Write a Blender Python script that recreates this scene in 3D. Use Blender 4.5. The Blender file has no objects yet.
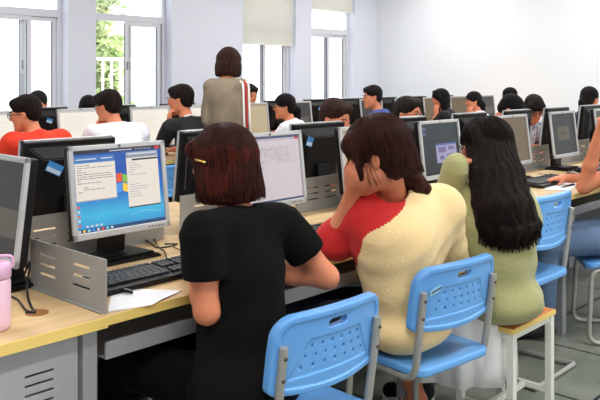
import bpy, bmesh, math, random
import numpy as np
from mathutils import Vector, Matrix

random.seed(7)
SC = bpy.context.scene
COL = SC.collection
PI = math.pi
SU, CU = 0.681, 0.732          # the camera looks along (CU, SU) in plan; +X runs along the desk rows
FOC, HOR, CAMZ = 774.0, 78.0, 1.38

def V(*a): return Vector(a)
def at(px, py, Z):
    d = (px - 300.0) / FOC
    return Vector((Z * (SU * d + CU), Z * (SU - CU * d), CAMZ - (py - HOR) * Z / FOC))

# ------------------------------------------------------------------ materials
MATS = {}
def srgb(r, g, b):
    def f(c):
        c /= 255.0
        return c / 12.92 if c <= 0.04045 else ((c + 0.055) / 1.055) ** 2.4
    return (f(r), f(g), f(b), 1.0)

def mat(name, rgb, rough=0.5, metal=0.0, spec=0.5, bump=None, var=None, emit=None, trans=None, sss=0.0, sheen=0.0, coat=0.0):
    """bump=(scale, strength, (sx,sy,sz)), var=(scale, rgb2, (sx,sy,sz))"""
    if name in MATS: return MATS[name]
    m = bpy.data.materials.new(name); m.use_nodes = True
    nt = m.node_tree; b = nt.nodes['Principled BSDF']
    col = srgb(*rgb)
    b.inputs['Base Color'].default_value = col
    b.inputs['Roughness'].default_value = rough
    b.inputs['Metallic'].default_value = metal
    b.inputs['Specular IOR Level'].default_value = spec
    if sss:
        b.inputs['Subsurface Weight'].default_value = sss
        b.inputs['Subsurface Radius'].default_value = (0.012, 0.005, 0.003)
        b.inputs['Subsurface Scale'].default_value = 1.0
    if sheen: b.inputs['Sheen Weight'].default_value = sheen
    if coat: b.inputs['Coat Weight'].default_value = coat
    tc = None
    def coords(scl):
        nonlocal tc
        if tc is None: tc = nt.nodes.new('ShaderNodeTexCoord')
        mp = nt.nodes.new('ShaderNodeMapping'); mp.inputs['Scale'].default_value = scl
        nt.links.new(tc.outputs['Object'], mp.inputs['Vector'])
        return mp.outputs['Vector']
    if var:
        n = nt.nodes.new('ShaderNodeTexNoise'); n.inputs['Scale'].default_value = var[0]; n.inputs['Detail'].default_value = 5
        nt.links.new(coords(var[2] if len(var) > 2 else (1, 1, 1)), n.inputs['Vector'])
        cr = nt.nodes.new('ShaderNodeValToRGB'); cr.color_ramp.elements[0].position = 0.35; cr.color_ramp.elements[1].position = 0.65
        cr.color_ramp.elements[0].color = col; cr.color_ramp.elements[1].color = srgb(*var[1])
        nt.links.new(n.outputs['Fac'], cr.inputs['Fac']); nt.links.new(cr.outputs['Color'], b.inputs['Base Color'])
    if bump:
        n = nt.nodes.new('ShaderNodeTexNoise'); n.inputs['Scale'].default_value = bump[0]; n.inputs['Detail'].default_value = 4
        nt.links.new(coords(bump[2] if len(bump) > 2 else (1, 1, 1)), n.inputs['Vector'])
        bp = nt.nodes.new('ShaderNodeBump'); bp.inputs['Strength'].default_value = bump[1]; bp.inputs['Distance'].default_value = 0.01
        nt.links.new(n.outputs['Fac'], bp.inputs['Height']); nt.links.new(bp.outputs['Normal'], b.inputs['Normal'])
    if emit:
        b.inputs['Emission Color'].default_value = srgb(*emit[0]); b.inputs['Emission Strength'].default_value = emit[1]
    if trans:
        b.inputs['Transmission Weight'].default_value = trans
    MATS[name] = m
    return m

def screen_mat(name, rgb, strength=0.9):
    m = bpy.data.materials.new(name); m.use_nodes = True
    nt = m.node_tree; b = nt.nodes['Principled BSDF']
    b.inputs['Base Color'].default_value = (0.01, 0.01, 0.01, 1); b.inputs['Roughness'].default_value = 0.35
    b.inputs['Emission Color'].default_value = srgb(*rgb); b.inputs['Emission Strength'].default_value = strength
    MATS[name] = m
    return m

# ------------------------------------------------------------------ objects
def link(name, me, material=None, parent=None, smooth=False, loc=None):
    o = bpy.data.objects.new(name, me); COL.objects.link(o)
    if material is not None:
        for m in (material if isinstance(material, (list, tuple)) else [material]): me.materials.append(m)
    if smooth:
        me.polygons.foreach_set('use_smooth', [True] * len(me.polygons))
    if parent is not None: o.parent = parent
    if loc is not None: o.location = loc
    return o

def obj(name, bm, material, parent=None, smooth=False, angle=None):
    me = bpy.data.meshes.new(name); bmesh.ops.recalc_face_normals(bm, faces=bm.faces[:])
    if angle is not None:
        for f in bm.faces: f.smooth = True
        for e in bm.edges:
            if len(e.link_faces) == 2 and e.calc_face_angle(0) > angle: e.smooth = False
    bm.to_mesh(me); bm.free()
    return link(name, me, material, parent, smooth)

def tag(o, label=None, cat=None, group=None, kind=None):
    if label: o['label'] = label
    if cat: o['category'] = cat
    if group: o['group'] = group
    if kind: o['kind'] = kind
    return o

def thing(name, label, cat, loc=(0, 0, 0), rz=0.0, group=None):
    o = bpy.data.objects.new(name, None); COL.objects.link(o)
    o.empty_display_size = 0.1
    o.location = loc; o.rotation_euler = (0, 0, rz)
    return tag(o, label, cat, group)

def copy_tree(o, parent=None):
    c = o.copy(); COL.objects.link(c)
    if parent is not None: c.parent = parent
    for ch in list(o.children): copy_tree(ch, c)
    return c

def place(proto, loc, rz, label, used, group=None, scale=None):
    """first call moves the prototype itself, the next ones copy it with its parts"""
    o = copy_tree(proto) if proto.name in used else proto
    used.add(proto.name)
    o.location = loc; o.rotation_euler = (0, 0, rz); o['label'] = label
    if group: o['group'] = group
    if scale: o.scale = scale
    return o

# ------------------------------------------------------------------ bmesh shapes
def NB(): return bmesh.new()
def box(bm, x0, x1, y0, y1, z0, z1, bev=0.0, M=None, mi=0, seg=2):
    t = bmesh.new()
    bmesh.ops.create_cube(t, size=1.0)
    for v in t.verts:
        v.co = Vector(((x0 + x1) / 2 + v.co.x * (x1 - x0), (y0 + y1) / 2 + v.co.y * (y1 - y0), (z0 + z1) / 2 + v.co.z * (z1 - z0)))
    if bev > 0:
        bmesh.ops.bevel(t, geom=t.edges[:], offset=bev, segments=seg, profile=0.5, affect='EDGES')
    merge(bm, t, M, mi)

def merge(bm, t, M=None, mi=0):
    if M is not None: bmesh.ops.transform(t, matrix=M, verts=t.verts)
    mp = [bm.verts.new(v.co) for v in t.verts]
    for i, v in enumerate(t.verts): v.index = i
    for f in t.faces:
        try:
            g = bm.faces.new([mp[v.index] for v in f.verts]); g.material_index = mi; g.smooth = f.smooth
        except ValueError: pass
    t.free()

def prism(bm, pts, y0, y1, axis='y', mi=0, M=None):
    """polygon pts (u,v) extruded: axis y -> (u, y, v); axis z -> (u, v, z); axis x -> (x,u,v)"""
    def c(u, v, w):
        return Vector((u, w, v)) if axis == 'y' else (Vector((u, v, w)) if axis == 'z' else Vector((w, u, v)))
    t = bmesh.new()
    a = [t.verts.new(c(u, v, y0)) for u, v in pts]; b = [t.verts.new(c(u, v, y1)) for u, v in pts]
    t.faces.new(a); t.faces.new(list(reversed(b)))
    n = len(pts)
    for i in range(n): t.faces.new([a[i], b[i], b[(i + 1) % n], a[(i + 1) % n]])
    merge(bm, t, M, mi)

def tube(bm, pts, r, seg=10, mi=0, caps=True, r2=None):
    pts = [Vector(p) for p in pts]
    n = len(pts); rings = []
    up = Vector((0, 0, 1)); prev = None
    for i, p in enumerate(pts):
        d = (pts[min(i + 1, n - 1)] - pts[max(i - 1, 0)]).normalized()
        if prev is None:
            s = d.cross(up)
            if s.length < 1e-3: s = d.cross(Vector((1, 0, 0)))
            s.normalize()
        else:
            s = prev - d * prev.dot(d)
            s.normalize()
        prev = s; t = d.cross(s)
        rr = r if r2 is None else r + (r2 - r) * i / max(1, n - 1)
        rings.append([bm.verts.new(p + (s * math.cos(a) + t * math.sin(a)) * rr) for a in [2 * PI * k / seg for k in range(seg)]])
    for i in range(n - 1):
        for k in range(seg):
            f = bm.faces.new([rings[i][k], rings[i][(k + 1) % seg], rings[i + 1][(k + 1) % seg], rings[i + 1][k]])
            f.material_index = mi; f.smooth = True
    if caps:
        for rg in (rings[0], rings[-1]):
            f = bm.faces.new(rg); f.material_index = mi

def fillet(pts, r, n=5):
    """round the corners of a polyline"""
    pts = [Vector(p) for p in pts]; out = [pts[0]]
    for i in range(1, len(pts) - 1):
        a, b, c = pts[i - 1], pts[i], pts[i + 1]
        r1 = min(r, (a - b).length * 0.49, (c - b).length * 0.49)
        p = b + (a - b).normalized() * r1; q = b + (c - b).normalized() * r1
        for k in range(n + 1):
            t = k / n
            out.append(p * (1 - t) ** 2 + b * 2 * t * (1 - t) + q * t * t)
    out.append(pts[-1])
    return out

def lathe(bm, prof, seg=32, c=(0, 0, 0), mi=0, ruf=None):
    rings = []
    for i, (r, z) in enumerate(prof):
        rings.append([bm.verts.new(Vector((c[0] + (r if not ruf else r * (1 + ruf(2 * PI * k / seg, z))) * math.cos(2 * PI * k / seg),
                                           c[1] + (r if not ruf else r * (1 + ruf(2 * PI * k / seg, z))) * math.sin(2 * PI * k / seg), c[2] + z))) for k in range(seg)])
    for i in range(len(prof) - 1):
        for k in range(seg):
            f = bm.faces.new([rings[i][k], rings[i][(k + 1) % seg], rings[i + 1][(k + 1) % seg], rings[i + 1][k]]); f.material_index = mi; f.smooth = True
    for rg in (rings[0], rings[-1]):
        f = bm.faces.new(rg); f.material_index = mi

def curve_pts(pts, n=6):
    """Catmull-Rom through the points"""
    P = [Vector(p) for p in pts]; P = [P[0] * 2 - P[1]] + P + [P[-1] * 2 - P[-2]]; out = []
    for i in range(1, len(P) - 2):
        for k in range(n):
            t = k / n
            out.append(0.5 * ((2 * P[i]) + (-P[i - 1] + P[i + 1]) * t + (2 * P[i - 1] - 5 * P[i] + 4 * P[i + 1] - P[i + 2]) * t * t + (-P[i - 1] + 3 * P[i] - 3 * P[i + 1] + P[i + 2]) * t ** 3))
    out.append(P[-2])
    return out

# ------------------------------------------------------------------ implicit surfaces
def rot_basis(yaw, pitch=0.0, roll=0.0):
    """columns: right, forward, up; yaw turns the forward from +Y towards -X; pitch > 0 looks down"""
    return np.array(Matrix.Rotation(yaw, 3, 'Z') @ Matrix.Rotation(-pitch, 3, 'X') @ Matrix.Rotation(roll, 3, 'Y'))

class Field:
    def __init__(s): s.P = []
    def rc(s, a, b, ra, rb, k=0.02, op='u'): s.P.append(('rc', np.array(a, float), np.array(b, float), ra, rb, k, op)); return s
    def cc(s, a, b, ra, rb, k=0.01, op='u'): s.P.append(('cc', np.array(a, float), np.array(b, float), ra, rb, k, op)); return s
    def el(s, c, r, R=None, k=0.02, op='u'): s.P.append(('el', np.array(c, float), np.array(r, float), np.eye(3) if R is None else np.array(R, float), None, k, op)); return s
    def ec(s, c, r, R=None, k=0.02, op='u', rd=0.01): s.P.append(('ec', np.array(c, float), np.array(r, float), np.eye(3) if R is None else np.array(R, float), rd, k, op)); return s
    def chain(s, pts, rs, k=0.01):
        for i in range(len(pts) - 1): s.rc(pts[i], pts[i + 1], rs[i], rs[i + 1], k)
        return s
    def bounds(s):
        lo = np.full(3, 1e9); hi = np.full(3, -1e9)
        for p in s.P:
            if p[6] != 'u': continue
            l, h = s.pb(p); lo = np.minimum(lo, l); hi = np.maximum(hi, h)
        return lo, hi
    def pb(s, p):
        if p[0] in ('rc', 'cc'):
            r = max(p[3], p[4]); return np.minimum(p[1], p[2]) - r, np.maximum(p[1], p[2]) + r
        e = np.sqrt(((p[3] * p[2][None, :]) ** 2).sum(1)) if p[0] == 'el' else (np.abs(p[3]) * p[2][None, :]).sum(1)
        return p[1] - e, p[1] + e
    def grid(s, h, disp=None, pad=0.02):
        lo, hi = s.bounds(); lo = lo - pad; hi = hi + pad
        n = np.ceil((hi - lo) / h).astype(int) + 2
        ax = [(lo[i] + h * np.arange(n[i])).astype(np.float32) for i in range(3)]
        F = np.full(n, 0.2, np.float32)
        for p in s.P:
            kind, k, op = p[0], p[5], p[6]
            l, u = s.pb(p); m = k + 2.5 * h
            i0 = np.clip(np.floor((l - m - lo) / h).astype(int), 0, n - 1); i1 = np.clip(np.ceil((u + m - lo) / h).astype(int) + 1, 1, n)
            if (i1 <= i0).any(): continue
            sl = tuple(slice(i0[i], i1[i]) for i in range(3))
            X, Y, Z = np.meshgrid(ax[0][sl[0]], ax[1][sl[1]], ax[2][sl[2]], indexing='ij')
            if kind in ('rc', 'cc'):
                a, b, ra, rb = p[1], p[2], p[3], p[4]
                ba = b - a; L2 = float(ba @ ba) + 1e-12
                px, py, pz = X - a[0], Y - a[1], Z - a[2]
                t = (px * ba[0] + py * ba[1] + pz * ba[2]) / L2
                tc = np.clip(t, 0, 1)
                d = np.sqrt((px - ba[0] * tc) ** 2 + (py - ba[1] * tc) ** 2 + (pz - ba[2] * tc) ** 2) - (ra + (rb - ra) * tc)
                if kind == 'cc':
                    L = math.sqrt(L2)
                    rad = np.sqrt((px - ba[0] * t) ** 2 + (py - ba[1] * t) ** 2 + (pz - ba[2] * t) ** 2) - (ra + (rb - ra) * tc)
                    axd = np.maximum(-t, t - 1) * L
                    d = np.maximum(rad, axd)
            else:
                c, r, R = p[1], p[2], p[3]
                px, py, pz = X - c[0], Y - c[1], Z - c[2]
                q = [px * R[0, i] + py * R[1, i] + pz * R[2, i] for i in range(3)]
                if kind == 'el':
                    k0 = np.sqrt((q[0] / r[0]) ** 2 + (q[1] / r[1]) ** 2 + (q[2] / r[2]) ** 2)
                    k1 = np.sqrt((q[0] / r[0] ** 2) ** 2 + (q[1] / r[1] ** 2) ** 2 + (q[2] / r[2] ** 2) ** 2) + 1e-9
                    d = k0 * (k0 - 1) / k1
                else:
                    rd = p[4]
                    k0 = np.sqrt((q[0] / r[0]) ** 2 + (q[1] / r[1]) ** 2)
                    dr = (k0 - 1) * min(r[0], r[1]) + rd; dz = np.abs(q[2]) - r[2] + rd
                    d = np.sqrt(np.maximum(dr, 0) ** 2 + np.maximum(dz, 0) ** 2) + np.minimum(np.maximum(dr, dz), 0) - rd
            d = d.astype(np.float32); f = F[sl]
            if op == 'u':
                hh = np.clip(0.5 + 0.5 * (d - f) / k, 0, 1)
                F[sl] = d * (1 - hh) + f * hh - k * hh * (1 - hh)
            else:
                hh = np.clip(0.5 - 0.5 * (f + d) / k, 0, 1)
                F[sl] = f * (1 - hh) - d * hh + k * hh * (1 - hh)
        if disp is not None:
            X, Y, Z = np.meshgrid(*ax, indexing='ij', sparse=True)
            F = F + disp(X, Y, Z).astype(np.float32)
        F[0] = F[-1] = 0.2; F[:, 0] = F[:, -1] = 0.2; F[:, :, 0] = F[:, :, -1] = 0.2
        return F, lo
    def mesh(s, name, h, disp=None, smooth=2):
        F, lo = s.grid(h, disp)
        return surf(name, F, lo, h, smooth)

def surf(name, F, lo, h, smooth=2):
    n = np.array(F.shape); S = F < 0
    cnt = np.zeros(n - 1, np.uint8)
    for dx in (0, 1):
        for dy in (0, 1):
            for dz in (0, 1):
                cnt += S[dx:n[0] - 1 + dx, dy:n[1] - 1 + dy, dz:n[2] - 1 + dz]
    C = np.argwhere((cnt > 0) & (cnt < 8))
    idx = np.full(n - 1, -1, np.int32); idx[C[:, 0], C[:, 1], C[:, 2]] = np.arange(len(C))
    acc = np.zeros((len(C), 3)); num = np.zeros(len(C))
    cor = [np.array((i >> 2 & 1, i >> 1 & 1, i & 1)) for i in range(8)]
    val = [F[C[:, 0] + c[0], C[:, 1] + c[1], C[:, 2] + c[2]] for c in cor]
    for i in range(8):
        for ax in range(3):
            if cor[i][ax] == 1: continue
            j = i | (4 >> ax)
            a, b = val[i], val[j]
            m = (a < 0) != (b < 0)
            t = np.where(m, a / (a - b + (a == b)), 0)
            p = cor[i][None, :] + t[:, None] * (cor[j] - cor[i])[None, :]
            acc += p * m[:, None]; num += m
    vs = (C + acc / num[:, None]) * h + lo
    quads = []
    for ax in range(3):
        b_, c_ = (ax + 1) % 3, (ax + 2) % 3
        sl0 = [slice(None)] * 3; sl1 = [slice(None)] * 3
        sl0[ax] = slice(0, n[ax] - 1); sl1[ax] = slice(1, n[ax])
        A, B = S[tuple(sl0)], S[tuple(sl1)]
        E = np.argwhere(A != B)
        E = E[(E[:, b_] > 0) & (E[:, c_] > 0) & (E[:, b_] < n[b_] - 1) & (E[:, c_] < n[c_] - 1)]
        inside0 = A[E[:, 0], E[:, 1], E[:, 2]]
        def cell(db, dc):
            q = E.copy(); q[:, b_] -= db; q[:, c_] -= dc
            return idx[q[:, 0], q[:, 1], q[:, 2]]
        q = np.stack([cell(1, 1), cell(0, 1), cell(0, 0), cell(1, 0)], 1)
        q[~inside0] = q[~inside0][:, ::-1]
        quads.append(q)
    Q = np.concatenate(quads); Q = Q[(Q >= 0).all(1)]
    e = np.concatenate([Q[:, [0, 1]], Q[:, [1, 2]], Q[:, [2, 3]], Q[:, [3, 0]]])
    for _ in range(smooth):
        s_ = np.zeros_like(vs); c = np.bincount(e.ravel(), minlength=len(vs)).astype(float)
        for k in range(3):
            s_[:, k] = np.bincount(e[:, 0], vs[e[:, 1], k], len(vs)) + np.bincount(e[:, 1], vs[e[:, 0], k], len(vs))
        vs = vs * 0.5 + 0.5 * s_ / np.maximum(c, 1)[:, None]
    me = bpy.data.meshes.new(name)
    me.vertices.add(len(vs)); me.vertices.foreach_set('co', vs.astype(np.float32).ravel())
    me.loops.add(len(Q) * 4); me.loops.foreach_set('vertex_index', Q.astype(np.int32).ravel())
    me.polygons.add(len(Q)); me.polygons.foreach_set('loop_start', np.arange(0, len(Q) * 4, 4, dtype=np.int32))
    me.polygons.foreach_set('use_smooth', np.ones(len(Q), bool))
    me.update(calc_edges=True)
    return me
# ================================================================== people
SKIN = lambda: mat('skin', (218, 140, 104), 0.5, spec=0.35, sss=0.12, var=(6, (204, 122, 88)))
def nrm(v): v = np.array(v, float); return v / (np.linalg.norm(v) + 1e-12)
def lerp(a, b, t): return np.array(a) * (1 - t) + np.array(b) * t

def add_hand(F, w, D, N, side, curl=0.35, s=1.0, spread=0.0, fr=0.0085):
    """w wrist, D finger direction, N palm normal, side +1 puts the thumb on D x N"""
    D = nrm(D); N = nrm(np.array(N) - D * np.dot(N, D)); T = np.cross(D, N) * side; w = np.array(w, float)
    F.rc(w - D * .01, w + D * .03 * s, .025 * s, .026 * s, .015)
    F.el(w + D * .052 * s, (.041 * s, .046 * s, .0165 * s), np.stack([T, D, N], 1), .012)
    for off, L in ((.029, .068), (.0098, .076), (-.0098, .070), (-.028, .055)):
        p = w + D * .078 * s + T * off * s; a = curl * 0.6
        F.rc(p - D * .03 * s, p, .010 * s, .0095 * s, .006)
        for q, (fl, r0, r1) in enumerate(((.42, 1.08, 1.0), (.32, 1.0, .94), (.26, .94, .8))):
            d = nrm(D * math.cos(a) + N * math.sin(a) + T * off * spread * 6)
            e = p + d * L * fl * s
            F.rc(p, e, fr * r0, fr * r1, .003); p = e; a += curl
    b = w + D * .022 * s + T * .026 * s
    m = b + nrm(D * .65 + T * .6 + N * .35) * .042 * s
    e = m + nrm(D * .85 + T * .15 + N * .5) * .03 * s
    F.rc(w + D * .02 * s, b, .016 * s, .014 * s, .012); F.rc(b, m, .0135 * s, .0105 * s, .006); F.rc(m, e, .0105 * s, .0085 * s, .003)

def add_head(F, c, R, s=1.0, fem=True):
    h = lambda x, y, z: c + R @ (np.array((x, y, z)) * s)
    F.el(h(0, -.014, .030), np.array((.072, .091, .084)) * s, R, .03)
    F.el(h(0, .022, -.028), np.array((.060 if fem else .063, .063, .080)) * s, R, .02)
    for q in (-1, 1):
        F.rc(h(q * .048, .005, -.055), h(q * .012, .066, -.092), .020 * s, .017 * s, .03)
        F.el(h(q * .034, .068, -.018), np.array((.020, .014, .016)) * s, R, .012)      # cheekbone
        F.el(h(q * .031, .093, .010), np.array((.017, .014, .010)) * s, R, .008, 's')  # eye socket
        F.el(h(q * .030, .074, .010), np.array((.0135, .0125, .0125)) * s, R, .003)    # eyeball and lids
        F.el(h(q * .074, -.008, -.010), np.array((.008, .017, .029)) * s, R @ np.array(Matrix.Rotation(q * .35, 3, 'Z')), .006)
        F.el(h(q * .081, -.003, -.008), np.array((.005, .009, .016)) * s, R, .004, 's')
    F.rc(h(0, .082, .012), h(0, .101, -.020), .0065 * s, .0105 * s, .010)
    F.rc(h(-.012, .088, -.024), h(.012, .088, -.024), .006 * s, .006 * s, .006)
    F.rc(h(-.018, .078, -.050), h(.018, .078, -.050), .0055 * s, .0055 * s, .005)
    F.rc(h(-.013, .077, -.060), h(.013, .077, -.060), .0065 * s, .0065 * s, .005)

def hair_cap(F, h, R, s, style):
    a = lambda *r: np.array(r) * s
    if style == 'short':
        F.el(h(0, -.020, .046), a(.081, .098, .084), R, .02)
        F.el(h(0, -.052, -.005), a(.072, .056, .062), R, .02)
        F.rc(h(-.035, .052, .082), h(.035, .050, .082), .026 * s, .026 * s, .03)
        F.el(h(0, .126, -.006), a(.080, .082, .086), R, .008, 's')
        for q in (-1, 1): F.el(h(q * .085, .02, -.025), a(.028, .040, .036), R, .008, 's')
    elif style in ('pony', 'bangs'):
        F.el(h(0, -.016, .040), a(.083, .101, .086), R, .02)
        F.el(h(0, -.048, -.015), a(.076, .060, .070), R, .02)
        if style == 'bangs':
            F.rc(h(-.045, .056, .055), h(.045, .056, .055), .030 * s, .030 * s, .03)
            F.rc(h(-.04, .078, .050), h(.04, .078, .050), .013 * s, .013 * s, .02)
            for q in (-1, 1): F.rc(h(q * .066, .045, .04), h(q * .070, .050, -.055), .016 * s, .008 * s, .012)
            F.el(h(0, .122, -.040), a(.062, .075, .080), R, .006, 's')
        else:
            F.el(h(0, .122, -.030), a(.072, .078, .085), R, .006, 's')
        for q in (-1, 1): F.el(h(q * .088, .012, -.028), a(.022, .030, .034), R, .006, 's')

def person(label, top_z, xy, yaw, hyaw=None, hpitch=0.2, roll=0.0, fem=True, vox=.011, hair='short', hairc=(22, 15, 14), hair2=None, top=None,
           sleeve=0.55, arms=('desk', 'desk'), arm_pts=None, bottom=(30, 30, 36), lean=0.24, stand=False, glasses=False, loose=0.0,
           pelvis=None, skirt=None, skin=None, shoes=True, tail=None, sleeve_mat=None, collar=None, group='students at the computers', hs=1.0, topname='t_shirt', shoulders=None, hand_d=None, hem=False, hvol=1.0, neck=None, drape=0.0, rule=None, swid=None, foot_back=-.02, foot_shift=(0, 0)):
    hyaw = yaw if hyaw is None else hyaw
    f = np.array((-math.sin(yaw), math.cos(yaw), 0)); r = np.array((math.cos(yaw), math.sin(yaw), 0)); up = np.array((0, 0, 1.0))
    HR = rot_basis(hyaw, hpitch, roll)
    sc = (.96 if fem else 1.0) * hs
    c = np.array((xy[0], xy[1], top_z - .128 * sc * math.cos(hpitch)))
    hp = lambda x, y, z: c + HR @ (np.array((x, y, z)) * sc)
    N = hp(0, -.03, -.10) - up * (.07 if vox < .008 else .048) - f * .02
    if neck is not None: N = np.array(neck, float)
    pz = .90 if stand else .545
    if pelvis is None: P = np.array((N[0], N[1], 0)) - f * lean + up * pz
    else: P = np.array((pelvis[0], pelvis[1], pz))
    ax = nrm(N - P); side = r - ax * np.dot(r, ax); side = nrm(side); fw = np.cross(ax, side) * 1.0
    fw = nrm(fw) if np.dot(fw, f) > 0 else -nrm(fw)
    TR = np.stack([side, fw, ax], 1)
    sw = swid or (.155 if fem else .185)
    S = {q: N - ax * .045 + side * q * sw - fw * .005 for q in (-1, 1)}
    if shoulders: S = {-1: np.array(shoulders[0]), 1: np.array(shoulders[1])}
    base = Vector((P[0], P[1], 0))
    root = thing('person', label, 'person', base, 0, group)
    mv = Matrix.Translation(-base)
    def part(name, me, m, parent=root):
        me.transform(mv); return link(name, me, m, parent)
    # ---- arms
    A = {}
    for i, q in enumerate((-1, 1)):
        kind = arms[i]; s0 = S[q]
        if arm_pts and arm_pts[i] is not None: E, W = [np.array(p, float) for p in arm_pts[i][:2]]
        elif kind == 'desk':
            E = s0 + f * .10 + r * q * .05; E[2] = .80
            W = E + f * .21 - r * q * .09; W[2] = .80
        elif kind == 'chin':
            E = s0 + f * .16 - r * q * .02; E[2] = .80
            W = hp(q * .055, .085, -.17)
        else:
            E = s0 - up * .27 + r * q * (.06 if swid is None else .025) - f * .03; W = E - up * .22 + f * .05
        D = nrm(W - E) if kind != 'chin' else nrm(hp(q * .05, .075, -.04) - W)
        if kind == 'desk': D = nrm(np.array((D[0], D[1], -.03)))
        if hand_d and hand_d[i] is not None: D = nrm(hand_d[i])
        A[q] = (s0, E, W, D, kind)
    # ---- legs
    Lg = {}
    for q in (-1, 1):
        hip = P + r * q * .085 - up * .01
        if stand: knee = hip - up * .42 + f * .02; ank = hip - up * .82 - f * .01; ank[2] = .08
        else:
            knee = P + f * .43 + r * q * .10; knee[2] = .50
            ank = knee - f * foot_back + np.array((foot_shift[0], foot_shift[1], 0)); ank[2] = .09
        Lg[q] = (hip, knee, ank, ank + f * .13 - up * .05)
    # ---- skin
    B = Field(); k = .93 if fem else 1.0
    B.el(P, (.135, .10, .10), TR, .03); B.el(lerp(P, N, .33), (.11 * k, .085, .14), TR, .04); B.el(lerp(P, N, .68), (.132 * k, .092, .16), TR, .04)
    B.rc(S[-1], S[1], .043 * k, .043 * k, .04); B.rc(N - ax * .04, N, .06 * k, .052 * k, .04)
    B.rc(N, hp(0, -.022, -.045), .050 * k, .047 * k, .02)
    add_head(B, c, HR, sc, fem)
    for i, q in enumerate((-1, 1)):
        s0, E, W, D, kind = A[q]
        B.rc(s0, E, .045 * k, .037 * k, .02); B.rc(E, lerp(E, W, .35), .037 * k, .037 * k, .02); B.rc(lerp(E, W, .35), W, .037 * k, .025 * k, .02)
        if kind == 'chin': n = nrm(c - W) ; cu = .9
        elif kind == 'desk': n = -up; cu = .32
        else: n = -r * q; cu = .35
        Tt = np.cross(nrm(D), nrm(n - D * np.dot(n, D)))
        want = -r * q if kind == 'desk' else (f if kind == 'hang' else r * (-q) + f * .2)
        add_hand(B, W, D, n, 1 if np.dot(Tt, want) > 0 else -1, cu, .93 * sc, fr=max(.0084, vox * .82))
        h_, kn, an, toe = Lg[q]
        B.rc(h_, kn, .072, .050, .03); B.rc(kn, lerp(kn, an, .35), .050, .050, .02); B.rc(lerp(kn, an, .35), an, .050, .032, .02)
        B.rc(an, toe, .034, .026, .02)
    body = part('body', B.mesh('body', vox), skin or SKIN())
    # eyes and brows
    for q in (-1, 1):
        bm = NB(); t = bmesh.new(); bmesh.ops.create_uvsphere(t, u_segments=12, v_segments=8, radius=.0065 * sc)
        for v in t.verts: v.co = Vector(hp(q * .030, .0845, .008)) + Vector(HR @ np.array((v.co.x * 1.35, v.co.y * .5, v.co.z * .8)))
        merge(bm, t, None, 0)
        for v in bm.verts: v.co -= base
        obj('eye', bm, mat('eye_dark', (28, 18, 16), .2), root, True)
        bm = NB(); tube(bm, [hp(q * .015, .090, .026), hp(q * .030, .089, .031), hp(q * .047, .077, .027)], .0035, 6)
        for v in bm.verts: v.co -= base
        obj('eyebrow', bm, mat('brow', (30, 20, 18), .7), root, True)
    # ---- shirt
    if top:
        T = Field(); g = .012 + loose
        T.el(P - ax * .005, (.150 + g, .112 + g, .105), TR, .04); T.el(lerp(P, N, .33), (.122 * k + g * 1.3, .095 + g, .15), TR, .05)
        T.el(lerp(P, N, .68), (.140 * k + g, .099 + g, .165), TR, .04)
        if hem: T.el(P - up * .02 - f * .01, (.165 + g, .125 + g, .085), np.stack([r, f, up], 1), .04)
        T.rc(S[-1], S[1], .050 * k + g * .5, .050 * k + g * .5, .04)
        T.rc(N - ax * .05, N - ax * .012, .075 * k, .066 * k, .04)
        if drape:
            T.el(lerp(P, N, .74), (.155 + g, .098 + g, .15), TR, .06)
            for q in (-1, 1):
                T.rc(lerp(S[q], A[q][1], .12), lerp(P, N, .35) + side * q * .07, .062 + g * .5, drape, .06)
        sl = Field() if sleeve_mat else T
        for i, q in enumerate((-1, 1)):
            s0, E, W, D, kind = A[q]
            tgt = T if (sleeve_mat and q == 1) else sl
            r0 = .055 * k + g * .6
            if sleeve_mat and q == -1:
                tgt.rc(N - side * .035 - ax * .02, s0, .038, r0 + .004, .03)
            if sleeve <= 1:
                M = lerp(s0, E, sleeve + .1)
                tgt.cc(s0, M, r0, .050 * k + g * .8, .015)
                tgt.cc(lerp(s0, E, sleeve - .08), lerp(s0, E, sleeve + .2), .041 * k + g * .35, .041 * k + g * .45, .006, 's')
            else:
                e2 = lerp(E, W, min(.97, sleeve - 1))
                tgt.rc(s0, E, r0, .046 * k + g * .6, .02); 
                if kind == 'chin': tgt.el(E, (.050 * k + g * .7,) * 3, None, .02)
                tgt.cc(E, e2, .045 * k + g * .6, .034 * k + g * .5, .02)
                if sleeve > 1.8: tgt.rc(lerp(E, W, .86), e2, .032 * k + g * .5, .030 * k + g * .5, .01)
        T.rc(N - ax * .01, hp(0, -.02, -.06), .058 * k, .060 * k, .008, 's')
        ph = random.random() * 6
        def folds(X, Y, Z, amp=.0030):
            u = X * r[0] + Y * r[1]
            return amp * (np.sin(30 * Z + 16 * u + 3 * np.sin(9 * u + ph) + ph) * np.cos(9 * u + ph) + .7 * np.sin(45 * u - 22 * Z + 3 * np.sin(12 * Z)) * np.sin(9 * Z + ph))
        me_ = T.mesh(topname, vox, folds)
        if rule:
            me_.materials.append(top); me_.materials.append(rule[1]); co_ = np.zeros(len(me_.polygons) * 3, np.float32); me_.polygons.foreach_get('center', co_)
            me_.polygons.foreach_set('material_index', rule[0](co_.reshape(-1, 3).astype(float), N, side, S, A).astype(np.int32)); part(topname, me_, None)
        else: part(topname, me_, top)
        if sleeve_mat: part('sleeve', sl.mesh('sleeve', vox, folds), sleeve_mat)
        if collar:
            bm = NB(); pts = []
            for a in range(17):
                t_ = 2 * PI * a / 16
                pts.append(N - ax * .004 + side * math.cos(t_) * .062 * k + fw * (math.sin(t_) * .060 * k) + ax * (-.012 * math.sin(t_)))
            tube(bm, pts, .010, 8)
            for v in bm.verts: v.co -= base
            obj('collar', bm, collar, root, True)
    # ---- trousers / skirt
    Q = Field()
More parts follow.
